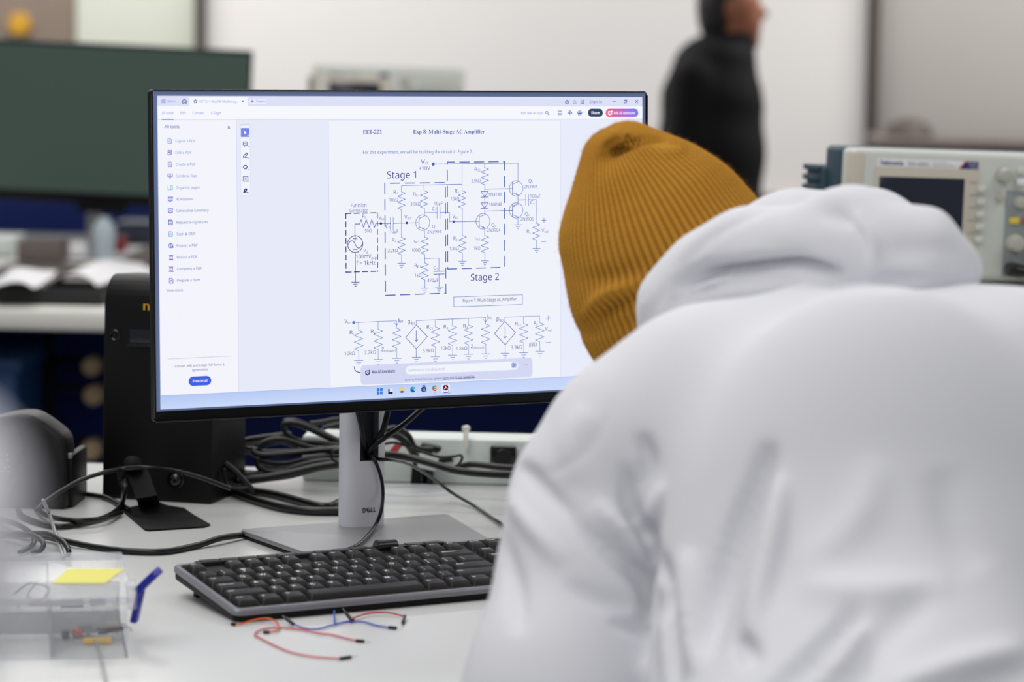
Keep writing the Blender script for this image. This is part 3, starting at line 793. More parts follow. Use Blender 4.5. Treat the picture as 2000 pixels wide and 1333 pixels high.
P.line([t8(1450, 300), t8(1424, 300), t8(1420, 306), t8(1420, 332), t8(1430, 334), t8(1436, 345), t8(1446, 334), t8(1462, 332), t8(1462, 316)], (255, 255, 255), 1.7, 3); P.line([t8(1464, 290), t8(1464, 306)], (255, 255, 255), 1.5, 3); P.line([t8(1456, 298), t8(1472, 298)], (255, 255, 255), 1.5, 3); P.circ(t8(1441, 317), .7, 0, 0, 4, (255, 255, 255))
T8('Ask AI Assistant', 1487, 1747, 333, 32, (252, 252, 255), .02)
P.obj('toolbar', screen)
# --- tools sidebar
P = Pic(2); us = (uu(*e1(732, 300))+uu(*e2(728, 900)))/2; vtb = (vt(314, 774.5)+vt(*d7(0, 692)))/2
P.uv([(ULf, vtb), (us, vtb), (us, vs), (ULf, vs)], [(0, 1, 2, 3)], (243, 244, 252), 0); P.uv([(us-.0002, vtb), (us+.0002, vtb), (us+.0002, vs), (us-.0002, vs)], [(0, 1, 2, 3)], (204, 210, 238), 1)
T1('All tools', 163, 283, 325, 22, INK, .012); P.line([e1(666, 312), e1(679, 326)], INK, 1.3); P.line([e1(679, 312), e1(666, 326)], INK, 1.3)
items = [('Export a PDF', 252, 407, 437), ('Edit a PDF', 252, 377, 529), ('Create a PDF', 253, 411, 621), ('Combine files', 254, 419, 713), ('Organize pages', 255, 443, 805), ('AI Assistant', 258, 391, 896), ('Generative summary', 258, 513, 988), ('Request e-signatures', 259, 509, 1079), ('Scan & OCR', 260, 408, 1171), ('Protect a PDF', 262, 427, 1263)]
icol = [(120, 140, 220), (130, 110, 214), (130, 100, 200), (96, 110, 220), (130, 190, 210), (84, 96, 226), (84, 84, 214), (80, 80, 200), (70, 150, 200), (70, 90, 200), (120, 90, 190), (120, 80, 190), (90, 90, 214)]
def icon(x, y, k, col, f):
    R = lambda pts, w=1.1, cl=False: P.line([f(x+p[0], y+p[1]) for p in pts], col, w, 3, cl)
    if k in (0, 2, 8, 12): R([(-14, -18), (6, -18), (14, -10), (14, 18), (-14, 18)], 1.2, True); R([(-6, 8), (0, -6), (7, 8)], 1.0)
    elif k == 1: R([(-15, -17), (15, -17), (15, -6), (-15, -6)], 1.3, True); R([(-15, 0), (0, 0), (0, 17), (-15, 17)], 1.3, True); R([(8, 0), (8, 17)]); R([(14, 0), (14, 17)])
    elif k == 3: R([(-18, -16), (18, -16), (18, 4), (-18, 4)], 1.3, True); R([(0, 4), (0, 18)], 1.4); R([(-6, -6), (6, -6)]); R([(-6, 12), (0, 19), (6, 12)])
    elif k == 4: R([(-18, -14), (-18, 16), (0, 16)], 1.1); R([(4, -16), (18, -16), (18, 16), (4, 16)], 1.2, True)
    elif k in (5, 6): R([(6, -16), (-16, -16), (-16, 12), (-6, 12), (0, 19), (6, 12), (15, 12), (15, -2)], 1.5); R([(14, -20), (14, -8)], 1.4); R([(8, -14), (20, -14)], 1.4); R([(-6, -2), (6, -2)], 1.2)
    elif k == 7: R([(-15, -18), (8, -18), (15, -10), (15, 18), (-15, 18)], 1.5, True); R([(-8, -6), (8, -6)]); R([(-8, 8), (0, 4), (8, 9)], 1.3)
    elif k == 9: P.circ(f(x, y), 4, col, 1.3); R([(0, -14), (0, 14)], 1.2); P.rect(*f(x+6, y+4), *f(x+20, y+17), col, 3)
    else: R([(-14, -16), (14, -16)], 1.5); R([(-9, -8), (9, -8), (9, 14), (-9, 14)], 1.4, True); R([(-16, 18), (16, 18)], 1.5)
for i, (t, x0, x1, y) in enumerate(items):
    T1(t, x0, x1, y, 20, [(112, 134, 206), (104, 128, 204), (96, 120, 202), (88, 112, 200), (80, 106, 200)][min(i, 4)] if i < 5 else INK); icon(206+i*.9, y-10, i, icol[i], e1)
def T2(t, x0, x1, y, cap, col, off=0.): P.text(t, e2(x0, y)[0], e2(x1, y)[0], e2(x0, y)[1], cap/3.92, col, off)
for i, (t, x0, x1, y) in enumerate((('Redact a PDF', 255, 411, 60), ('Compress a PDF', 256, 445, 149), ('Prepare a form', 257, 431, 238))): T2(t, x0, x1, y, 19, INK); icon(211, y-8, 10+i, icol[10+i], e2)
T2('View more', 175, 301, 315, 19, INK)
P.line([e2(185, 829), e2(672, 807)], (186, 194, 226), .9)
T2('Convert, edit and e-sign PDF forms &', 240, 618, 895, 19, INKD); T2('agreements', 370, 490, 923, 18, INKD)
P.pill(e2(345, 965), e2(518, 957), e2(518, 1029), e2(345, 1038), 99, (66, 98, 232), 1); T2('Free trial', 377, 487, 1010, 20, (245, 247, 255), .02)
P.obj('tool_sidebar', screen)
# --- document pane and page
P = Pic(2); up0 = (uu(641, 300)+uu(644.5, 700))/2; up1 = uu(1094.4, 400)
P.uv([(us, vtb), (up0, vtb), (up0, vs), (us, vs)], [(0, 1, 2, 3)], PANE, 0); P.uv([(up1, vtb), (UR, vtb), (UR, vs), (up1, vs)], [(0, 1, 2, 3)], (233, 236, 250), 0)
P.uv([(up0, vtb), (up1, vtb), (up1, vs-.0015), (up0, vs-.0015)], [(0, 1, 2, 3)], PAGE, 0); P.uv([(up0, vs-.0015), (up1, vs-.0015), (up1, vs), (up0, vs)], [(0, 1, 2, 3)], PANE, 0)
for u in (up0, up1): P.uv([(u-.0002, vtb), (u+.0002, vtb), (u+.0002, vs-.0015), (u-.0002, vs-.0015)], [(0, 1, 2, 3)], (200, 208, 240), 1)
def tx(f, sc, t, x0, x1, y, cap, col, off=0., f1=None):
    P.text(t, f(x0, y)[0], (f1 or f)(x1, y)[0], f(x0, y)[1], cap/sc, col, off)
tx(a_, 4.938, serif('EET-221'), 338, 520, 158, 40, (50, 78, 168)); tx(a_, 4.938, serif('Exp 8: Multi-Stage AC Amplifier'), 822, 475, 155, 38, (50, 78, 168), 0, b_)
tx(a_, 4.938, 'For this experiment, we will be building the circuit in Figure 7.', 338, 358, 350, 30, (66, 92, 180), 0, b_)
P.pill(c6(235, 1067), c6(1135, 1035), c6(1135, 1168), c6(235, 1205), 1, (70, 104, 196), 1); P.pill(c6(241, 1073), c6(1129, 1041), c6(1129, 1162), c6(241, 1199), 1, PAGE, 2)
tx(c6, 6.665, 'Figure 7: Multi-Stage AC Amplifier', 357, 1057, 1137, 40, INKD)
P.obj('document_page', screen)
# --- tool palette
P = Pic(5)
P.pill(e1(762, 290), e1(840, 290), e1(845, 858), e1(764, 858), 5, (208, 214, 240), 0); P.pill(e1(765, 293), e1(837, 293), e1(842, 855), e1(767, 855), 4, (243, 245, 253), 1)
P.line([e1(768, 300), e1(832, 300)], (150, 160, 222), 1.3); P.rect(*e1(767, 324), *e1(832, 395), (118, 134, 232), 2)
P.poly([e1(791, 342), e1(791, 372), e1(798, 366), e1(803, 377), e1(808, 375), e1(803, 364), e1(811, 363)], (255, 255, 255), 3); P.poly([e1(815, 388), e1(826, 388), e1(826, 377)], (255, 255, 255), 3)
for y in (474, 566, 657, 748, 838): P.poly([e1(818, y), e1(827, y), e1(827, y-9)], INKD, 3)
P.line([e1(786, 434), e1(815, 434), e1(818, 458), e1(806, 460), e1(796, 468), e1(794, 460), e1(785, 456)], INK, 1.5, close=True); P.line([e1(796, 447), e1(805, 447)], INK, 1.6)
P.line([e1(786, 556), e1(790, 540), e1(812, 522), e1(819, 530), e1(800, 552), e1(786, 556)], INKD, 1.6); P.line([e1(800, 556), e1(818, 556)], INKD, 1.3)
P.line([e1(806, 640), e1(818, 632), e1(810, 620), e1(794, 620), e1(785, 632), e1(794, 645), e1(812, 646)], INKD, 1.5)
P.dash(e1(786, 706), e1(822, 706), 1.4, .8, INKD, 1.3); P.dash(e1(786, 744), e1(822, 744), 1.4, .8, INKD, 1.3); P.dash(e1(786, 706), e1(786, 744), 1.4, .8, INKD, 1.3); P.dash(e1(822, 706), e1(822, 744), 1.4, .8, INKD, 1.3); T1('A', 796, 813, 734, 20, INKD, .03)
P.poly([e1(787, 832), e1(790, 812), e1(806, 798), e1(818, 806), e1(812, 826)], INKD, 3); P.circ(e1(803, 815), .9, 0, 0, 5, (240, 240, 250)); P.line([e1(786, 833), e1(820, 833)], INKD, 1.6)
P.obj('tool_palette', screen)
# --- circuit diagram
P = Pic(5)
LW = 1.15
def zig(f, x, y0, y1, amp, col=INK2, w=LW, dx=0):
    h = (y1-y0); P.line([f(x, y0)]+[f(x+dx*k+(amp if i % 2 == 0 else -amp), y0+h*k) for i, k in enumerate((.09, .255, .42, .585, .75, .91))]+[f(x+dx, y1)], col, w)
def gnd(f, x, y, w0, col=INK2, w=1.2):
    P.line([f(x-w0, y), f(x+w0, y)], col, w); P.line([f(x-w0*.5, y+w0*.52), f(x+w0*.5, y+w0*.5)], col, w); P.line([f(x-w0*.23, y+w0*1.06), f(x+w0*.23, y+w0*1.04)], col, w)
L_ = lambda f, pts, col=INK2, w=LW: P.line([f(*p) for p in pts], col, w)
dot = lambda f, x, y, r, col=INKD: P.circ(f(x, y), r, col, 0, 4, col)
def bjt(f, cx, cy, r, pnp=False):
    P.circ(f(cx, cy), r/4.938, INK2, 1.15); k = r/74
    L_(f, [(cx-35*k, cy-57*k), (cx-35*k, cy+59*k)], INK, 1.3)
    L_(f, [(cx-35*k, cy-40*k), (cx+17*k, cy-62*k)]); L_(f, [(cx-35*k, cy+40*k), (cx+17*k, cy+62*k)])
    if pnp: P.poly([f(cx-30*k, cy-38*k), f(cx-14*k, cy-34*k), f(cx-20*k, cy-52*k)], INKD, 3)
    else: P.poly([f(cx+12*k, cy+60*k), f(cx-6*k, cy+60*k), f(cx, cy+44*k)], INKD, 3)
# dashed boxes
D1 = dict(on=20.4, off=11.5, col=INK, w=2.0)
P.dash(a_(547, 632), c5(748, 1048), **D1); P.dash(a_(600, 633), a_(1126, 627), 18.7, 10.3, INK, 1.9); P.dash(c5(748, 1048), c5(1535, 1020), 18.9, 10, INK, 1.9)
P.dash(a_(1132, 670), c5(1534, 1020), 20, 11.6, INK, 1.8)
P.line([a_(1150, 450), a_(1150, 428), a_(1220, 428)], INK, 1.9); P.dash(a_(1150, 505), c5(1558, 690), 20.4, 11.3, INK, 1.9); P.dash(b_(233, 428), b_(665, 424), 18.6, 9.8, INK, 1.9); P.line([b_(655, 425), b_(665, 425), b_(665, 507)], INK, 1.9)
P.dash(b_(665, 565), c6(901, 673), 20.2, 11., INK, 1.9); P.line([c5(1558, 683), c5(1558, 705)], INK, 2); P.dash(c6(157, 705), c6(905, 682), 18, 10.2, INK, 1.9)
DF = dict(on=10, off=6.2, col=INKD, w=1.9)
P.dash(a_(172, 925), c5(235, 747), **DF); P.dash(a_(475, 918), c5(645, 737), **DF); P.dash(a_(172, 925), a_(475, 918), **DF); P.dash(c5(235, 747), c5(648, 735), **DF)
# supply rail
tx(a_, 4.938, 'V', 893, 935, 443, 40, INK); tx(a_, 4.938, 'CC', 938, 970, 452, 26, INK); tx(a_, 4.938, '+10V', 876, 985, 507, 36, INK); dot(a_, 1014, 448, 3.4, (70, 104, 196))
P.line([a_(1014, 448), a_(1284, 444), b_(795, 438), b_(795, 620)], INK2, 1.1)
tx(a_, 4.938, 'Stage 1', 570, 848, 586, 66, INKD); tx(c6, 6.665, 'Stage 2', 458, 825, 858, 86, INKD)
L_(a_, [(708, 715), (708, 655), (925, 650)]); P.line([a_(925, 650), b_(256, 643)], INK2, LW)
zig(a_, 708, 715, 888, 36); L_(a_, [(708, 888), (708, 1150)]); L_(c5, [(955, 275), (955, 292)]); zig(c5, 956, 292, 520, 49); L_(c5, [(957, 520), (957, 630)]); gnd(c5, 957, 630, 50)
L_(a_, [(925, 650), (927, 705)]); zig(a_, 928, 705, 875, 37); L_(a_, [(930, 875), (930, 950)]); bjt(a_, 913, 1013, 75); L_(a_, [(930, 1075), (930, 1150)])
L_(c5, [(1255, 185), (1255, 287)]); zig(c5, 1257, 287, 515, 49); L_(c5, [(1257, 515), (1257, 625)]); L_(c5, [(1257, 568), (1443, 563), (1443, 735)]); zig(c5, 1260, 625, 848, 48); L_(c5, [(1260, 848), (1260, 955)]); gnd(c5, 1259, 956, 50)
L_(c5, [(1375, 737), (1512, 733)], INK, 1.3); L_(c5, [(1375, 774), (1512, 770)], INK, 1.3); L_(c5, [(1443, 772), (1445, 940)]); gnd(c5, 1446, 940, 49)
L_(a_, [(930, 918), (1050, 917)]); L_(a_, [(1052, 860), (1052, 972)]); L_(a_, [(1080, 860), (1080, 972)]); L_(a_, [(1080, 916), (1172, 915), (1172, 1003), (1212, 1003)]); dot(b_, 175, 1003, 2.6, (60, 92, 186)); L_(b_, [(175, 1003), (422, 1000)], INK, 1.2)
dot(a_, 758, 1015, 2.5); dot(a_, 510, 1020, 2.6); L_(a_, [(475, 1021), (600, 1020)], INK, 1.2); L_(a_, [(602, 962), (602, 1075)]); L_(a_, [(629, 962), (629, 1075)]); L_(a_, [(629, 1018), (876, 1013)], INK, 1.2)
L_(c5, [(351, 290), (350, 118), (412, 118)], INKD, 1.3); L_(c5, [(412, 118), (430, 62), (463, 165), (497, 62), (535, 165), (570, 58), (605, 163), (622, 113), (690, 110)], INK, 1.3)
P.circ(c5(354, 380), 16.2, INKD, 1.4); L_(c5, [(328, 310), (378, 310)], INKD, 1.2); L_(c5, [(353, 268), (353, 335)], INKD, 1.2); L_(c5, [(328, 450), (380, 450)], INKD, 1.2)
P.line(list(map(tuple, spline([c5(265, 383), c5(288, 347), c5(312, 338), c5(338, 352), c5(372, 415), c5(398, 432), c5(424, 418), c5(447, 378)], 4))), INKD, 1.3)
L_(c5, [(355, 493), (357, 875)], INKD, 1.3); gnd(c5, 357, 875, 50, INKD)
P.line([b_(256, 440), b_(256, 705)], INK2, LW); zig(b_, 257, 705, 875, 36); L_(b_, [(258, 875), (258, 1137)]); zig(b_, 260, 1137, 1305, 37); L_(c6, [(348, 495), (350, 603)]); gnd(c6, 350, 605, 48)
L_(b_, [(473, 440), (473, 482)]); zig(b_, 474, 482, 648, 37); L_(b_, [(475, 648), (474, 940)])
for y in (713, 822): P.line([b_(438, y), b_(508, y-2), b_(473, y+55)], INK, 1.25, 2, True); L_(b_, [(437, y+54), (509, y+52)], INK, 1.25)
L_(b_, [(475, 690), (742, 685)], INK, 1.2); L_(b_, [(478, 902), (742, 896)], INK, 1.2); bjt(b_, 777, 683, 75); L_(b_, [(795, 742), (795, 840)]); bjt(b_, 777, 895, 75, True); L_(b_, [(795, 956), (795, 1033)]); gnd(b_, 795, 1033, 36)
L_(b_, [(795, 795), (868, 793)]); L_(b_, [(870, 738), (870, 848)]); L_(b_, [(896, 738), (896, 848)]); L_(b_, [(896, 793), (970, 791), (970, 1018)]); zig(b_, 972, 1018, 1182, 35); L_(b_, [(973, 1182), (973, 1262)]); gnd(b_, 973, 1262, 36)
bjt(b_, 457, 1000, 76); L_(b_, [(473, 1062), (473, 1137)]); zig(b_, 475, 1137, 1303, 37); L_(c6, [(642, 495), (642, 600)]); gnd(c6, 642, 599, 49)
for x, y in ((1044, 990),): L_(b_, [(1025, y), (1065, y)], INK, 1.1); L_(b_, [(1045, y-22), (1045, y+22)], INK, 1.1)
L_(b_, [(1022, 1195), (1065, 1195)], INK, 1.1)
lab = [(a_, 4.938, 'R', 632, 658, 735, 34), (a_, 4.938, '1', 662, 670, 740, 20), (a_, 4.938, '10kΩ', 590, 675, 810, 32), (a_, 4.938, 'R', 822, 848, 755, 34), (a_, 4.938, 'C1', 850, 880, 762, 22), (a_, 4.938, '3.9kΩ', 795, 890, 850, 32), (a_, 4.938, '10μF', 1022, 1105, 843, 32), (a_, 4.938, 'C', 1003, 1028, 895, 32), (a_, 4.938, '3', 1031, 1041, 902, 20), (a_, 4.938, 'V', 1197, 1225, 970, 36), (a_, 4.938, 'B2', 1227, 1254, 978, 22), (a_, 4.938, 'V', 737, 764, 976, 36), (a_, 4.938, 'B1', 767, 795, 984, 22), (a_, 4.938, 'V', 487, 514, 984, 36), (a_, 4.938, 'in', 517, 540, 990, 24), (a_, 4.938, 'C', 555, 582, 1065, 34), (a_, 4.938, '1', 586, 593, 1070, 20), (a_, 4.938, '10μF', 595, 678, 1115, 34), (a_, 4.938, 'Q', 1002, 1030, 1066, 32), (a_, 4.938, '1', 1035, 1043, 1072, 20), (a_, 4.938, '2N3904', 957, 1090, 1116, 30), (a_, 4.938, 'Function', 220, 370, 863, 34), (a_, 4.938, 'Generator', 208, 385, 915, 34), (a_, 4.938, 'R', 330, 355, 968, 34), (a_, 4.938, 's', 357, 368, 974, 28), (a_, 4.938, '50Ω', 355, 420, 1109, 32),
 (c5, 6.665, 'R', 835, 868, 348, 44), (c5, 6.665, '2', 871, 888, 355, 28), (c5, 6.665, '2.2kΩ', 778, 908, 485, 40), (c5, 6.665, 'r', 1120, 1135, 362, 40), (c5, 6.665, 'e1', 1138, 1184, 366, 30), (c5, 6.665, '100Ω', 1090, 1200, 480, 42), (c5, 6.665, 'R', 1127, 1158, 680, 44), (c5, 6.665, 'E1', 1162, 1205, 688, 30), (c5, 6.665, '1kΩ', 1130, 1215, 810, 42), (c5, 6.665, 'C', 1372, 1406, 712, 44), (c5, 6.665, '2', 1410, 1426, 720, 28), (c5, 6.665, '470μF', 1293, 1435, 875, 42), (c5, 6.665, 'v', 462, 490, 480, 40), (c5, 6.665, 'g', 492, 520, 492, 34), (c5, 6.665, '100mV', 365, 562, 570, 52), (c5, 6.665, 'p-p', 566, 632, 578, 34), (c5, 6.665, 'f = 1kHz', 368, 615, 655, 52),
 (b_, 4.938, 'R', 187, 212, 725, 34), (b_, 4.938, '3', 215, 225, 731, 20), (b_, 4.938, '10kΩ', 147, 228, 800, 32), (b_, 4.938, 'R', 172, 196, 1183, 34), (b_, 4.938, '4', 198, 210, 1189, 20), (b_, 4.938, '1.8kΩ', 135, 222, 1279, 32), (b_, 4.938, 'R', 377, 402, 514, 32), (b_, 4.938, 'C2', 405, 433, 519, 22), (b_, 4.938, '3.9kΩ', 345, 435, 626, 32), (b_, 4.938, '1N4148', 510, 637, 756, 30), (b_, 4.938, '1N4148', 514, 641, 853, 30), (b_, 4.938, 'Q', 897, 924, 627, 32), (b_, 4.938, '3', 928, 937, 633, 20), (b_, 4.938, '2N3904', 855, 980, 680, 30), (b_, 4.938, 'Q', 862, 890, 945, 32), (b_, 4.938, '4', 893, 903, 950, 20), (b_, 4.938, '2N3906', 820, 945, 995, 30), (b_, 4.938, '100μF', 912, 1012, 775, 32), (b_, 4.938, 'C', 915, 940, 834, 32), (b_, 4.938, '4', 943, 954, 840, 20), (b_, 4.938, 'R', 880, 903, 1112, 32), (b_, 4.938, 'L', 906, 917, 1117, 20), (b_, 4.938, 'V', 1022, 1048, 1106, 34), (b_, 4.938, 'out', 1050, 1087, 1112, 24), (b_, 4.938, 'Q', 538, 566, 1052, 32), (b_, 4.938, '2', 570, 579, 1058, 20), (b_, 4.938, '2N3904', 495, 625, 1102, 30), (b_, 4.938, 'r', 380, 391, 1180, 32), (b_, 4.938, 'e2', 394, 428, 1184, 24), (b_, 4.938, '1kΩ', 368, 430, 1276, 32)]
for f, sc, t, x0, x1, y, cap in lab:
    x1 -= 0 if len(t) > 1 else (.4*(x1-x0) if t == '1' and x1-x0 > 12 else 0)
    tx(f, sc, t, x0, x1, y, cap, INKD if f is c5 else INK)
# small-signal circuit
def vres(x, yt, ys, ye, yg): L_(d7, [(x, yt), (x, ys)], INK2, 1.); zig(d7, x, ys, ye, 38, INK2, 1.05, 2); L_(d7, [(x+2, ye), (x+2, yg)], INK2, 1.); gnd(d7, x+2, yg, 38, INK2, 1.05)
dot(d7, 178, 135, 3., (86, 118, 206)); L_(d7, [(195, 135), (550, 120)], INK2, 1.)
for q in ((220, 133, 200, 380, 464), (390, 126, 192, 370, 456), (550, 160, 183, 356, 446), (886, 112, 172, 345, 431), (1035, 106, 162, 334, 418), (1173, 99, 155, 328, 411), (1323, 128, 148, 322, 407), (1652, 84, 142, 312, 397), (1792, 78, 135, 302, 385)): vres(*q)
for x, y in ((550, 160), (1323, 130)): L_(d7, [(x, y-40), (x, y)], INK2, 1.); L_(d7, [(x-17, y-21), (x, y), (x+17, y-24)], INK2, 1.1)
for pts, ar, bt in (([(722, 155), (818, 257), (722, 362), (628, 265)], (722, 205, 300), (722, 362, 437)), ([(1490, 125), (1583, 222), (1493, 328), (1400, 230)], (1492, 175, 270), (1493, 328, 402))):
    P.line([d7(*p) for p in pts], INK, 1.2, 2, True); L_(d7, [(ar[0], ar[1]), (ar[0], ar[2])], INK, 1.4); L_(d7, [(ar[0]-11, ar[2]-13), (ar[0], ar[2]), (ar[0]+11, ar[2]-14)], INK, 1.4); L_(d7, [(bt[0], bt[1]), (bt[0], bt[2])], INK, 1.1); gnd(d7, bt[0], bt[2], 36, INK2)
L_(d7, [(722, 155), (722, 118), (1323, 92)], INK2, 1.1); L_(d7, [(1490, 125), (1490, 88), (1790, 78)], INK2, 1.)
for t, x0, x1, y, cap, sub, sx, on in (('R', 145, 170, 236, 30, '1', 180, 0), ('R', 328, 352, 226, 30, '2', 365, 0), ('R', 813, 836, 189, 30, 'C1', 863, 0), ('R', 960, 983, 186, 28, '3', 997, 0), ('R', 1130, 1153, 179, 28, '4', 1165, 0), ('R', 1580, 1603, 159, 28, 'C2', 1630, 0), ('R', 1742, 1762, 154, 28, 'L', 1775, 0), ('V', 98, 124, 139, 32, 'in', 147, 0), ('i', 567, 574, 130, 32, 'B1', 606, 0), ('βi', 647, 680, 150, 34, 'B1', 708, 0), ('i', 1340, 1346, 97, 32, 'B2', 1378, 0), ('βi', 1418, 1448, 122, 32, 'B2', 1478, 0), ('V', 1838, 1862, 204, 30, 'out', 1896, 0), ('Z', 420, 440, 385, 32, 'in(base)1', 542, 0), ('Z', 1195, 1214, 357, 30, 'in(base)2', 1312, 0)):
    tx(d7, 4.444, t, x0, x1, y, cap, INKD); sx0 = x1+3; sx1 = sx if len(sub) > 1 else (sx if sub != '1' else sx0+6); tx(d7, 4.444, sub, sx0, sx1, y+7, cap*.62, INKD)
for t, x0, x1, y in (('10kΩ', 100, 188, 420), ('2.2kΩ', 272, 372, 411), ('3.9kΩ', 777, 873, 396), ('10kΩ', 932, 1018, 373), ('1.8kΩ', 1068, 1163, 377), ('3.9kΩ', 1543, 1640, 366), ('β8Ω', 1702, 1767, 341)): tx(d7, 4.444, t, x0, x1, y, 30, INKD, -.004)
L_(d7, [(1847, 98), (1887, 96)], INK2, 1.1); L_(d7, [(1867, 75), (1867, 120)], INK2, 1.1); L_(d7, [(1845, 310), (1888, 308)], INK2, 1.1)
P.line(list(map(tuple, spline([d7(183, 518), d7(188, 545), d7(205, 562), d7(238, 568)], 4))), INKD, 1.5)
P.obj('circuit_diagram', screen)
# --- assistant panel
P = Pic(9); LV = (212, 216, 242)
P.pill(d7(238, 509), d7(1730, 436), d7(1730, 603), d7(238, 682), 8, LV, 0)
P.pill(d7(625, 515), d7(1608, 461), d7(1608, 545), d7(628, 594), 12, (222, 226, 246), 1); P.pill(d7(630, 520), d7(1603, 467), d7(1603, 540), d7(633, 588), 12, (242, 244, 252), 2)
P.pill(d7(1543, 482), d7(1592, 479), d7(1592, 527), d7(1543, 531), 4, (186, 194, 228), 3); P.line([d7(1556, 490), d7(1582, 503), d7(1556, 519), d7(1561, 505)], INK, 1.1, 5, True)
P.line([d7(296, 555), d7(284, 556), d7(281, 562), d7(282, 582), d7(290, 582), d7(296, 590), d7(302, 582), d7(312, 580), d7(312, 568)], (30, 48, 120), 1.9, 4); P.line([d7(312, 548), d7(312, 562)], (30, 48, 120), 1.6, 4); P.line([d7(305, 555), d7(319, 555)], (30, 48, 120), 1.6, 4); P.circ(d7(297, 569), .7, 0, 0, 5, (30, 48, 120))
tx(d7, 4.444, 'Ask AI Assistant', 335, 535, 577, 26, (30, 48, 120), .02); tx(d7, 4.444, 'Summarize this document', 652, 970, 562, 24, (168, 176, 214)); tx(d7, 4.444, 'By using AI Assistant, you agree to', 622, 945, 641, 19, INK); tx(d7, 4.444, 'Generative AI User Guidelines.', 951, 1228, 623, 19, INKD); P.line([d7(951, 628), d7(1228, 612)], INKD, .9, 4)
for x in (1659, 1671, 1683): P.circ(d7(x, 501-(x-1659)*.05), .55, 0, 0, 4, INK)
P.obj('assistant_panel', screen)
# --- taskbar
P = Pic(12)
vband(P, vtb, 0, [(200, 216, 248), (206, 220, 250), (196, 212, 250), (180, 200, 246)][::1], 0, ULf, UR); vband(P, vtb, vtb-.0005, (170, 186, 232), 1, ULf, UR)
for i in (0, 1):
    for j in (0, 1): x, y = 377+i*28, 706+j*30-i*2; P.pill(d7(x, y), d7(x+24, y-1), d7(x+24, y+25), d7(x, y+27), 1, (60, 128, 222), 2)
P.rect(*d7(488, 708), *d7(515, 748), (222, 228, 244), 2); P.poly([d7(476, 712), d7(488, 711), d7(488, 738), d7(515, 736), d7(515, 752), d7(476, 754)], (22, 26, 52), 3)
P.pill(d7(572, 698), d7(600, 696), d7(600, 742), d7(573, 744), 2, (230, 190, 96), 2); P.pill(d7(573, 706), d7(620, 703), d7(620, 742), d7(573, 745), 2, (244, 208, 120), 3); P.pill(d7(580, 728), d7(612, 726), d7(612, 744), d7(580, 746), 2, (58, 120, 214), 4)
P.circ(d7(690, 717), 5.6, 0, 0, 3, (30, 110, 200)); P.circ(d7(697, 710), 3.9, 0, 0, 4, (60, 190, 190)); P.circ(d7(695, 722), 2.9, 0, 0, 5, (22, 84, 176)); P.circ(d7(703, 718), 1.8, 0, 0, 6, (206, 220, 250))
P.pill(d7(762, 692), d7(808, 690), d7(808, 737), d7(762, 740), 5, (26, 70, 160), 2); P.line([d7(776, 692), d7(777, 682), d7(794, 681), d7(795, 690)], (26, 70, 160), 1.3, 2)
for i in (0, 1):
    for j in (0, 1): P.rect(*d7(775+i*11, 707+j*12), *d7(784+i*11, 717+j*12), [(226, 84, 62), (110, 190, 84), (70, 160, 226), (240, 200, 80)][i+2*j], 4)
c = np.array(scr(*d7(880, 705))); R6 = .0028
for k, col in enumerate(((58, 150, 84), (224, 72, 60), (240, 190, 60))):
    A = [math.radians(60+120*k+i*12) for i in range(11)]; P.uv([tuple(c)]+[(c[0]+R6*math.cos(t), c[1]+R6*math.sin(t)) for t in A], [tuple(range(12))], col, 3)
P.circ(d7(880, 705), 2.6, 0, 0, 5, (244, 246, 252)); P.circ(d7(880, 705), 1.9, 0, 0, 6, (70, 120, 214)); P.circ(d7(881, 746), .7, 0, 0, 4, (60, 84, 150))
P.pill(d7(936, 670), d7(1012, 666), d7(1014, 740), d7(938, 745), 4, (226, 232, 252), 2); P.pill(d7(952, 678), d7(997, 675), d7(997, 722), d7(952, 724), 4, (112, 14, 34), 3); P.line([d7(962, 712), d7(972, 698), d7(974, 686), d7(978, 700), d7(990, 706)], (244, 230, 232), 1.2, 6); P.line([d7(966, 708), d7(984, 702)], (244, 230, 232), .9, 6)
P.line([d7(960, 743), d7(991, 741)], (52, 92, 206), 1.7, 4); P.poly([d7(995, 720), d7(996, 755), d7(1004, 747), d7(1017, 745)], (40, 60, 130), 6); P.poly([d7(997, 725), d7(998, 750), d7(1004, 744), d7(1013, 742)], (244, 248, 255), 8)
P.obj('taskbar', screen)

# ------------------------------------------------------------------ the monitor's stand
CY = .138; CX = .0108; HW, HD = .0236, .0165
def colprof(w, d, n=26, e=2.7):
    return [(w*math.copysign(abs(math.cos(a))**(2/e), math.cos(a)), d*math.copysign(abs(math.sin(a))**(2/e), math.sin(a))) for a in (2*math.pi*i/n for i in range(n))]
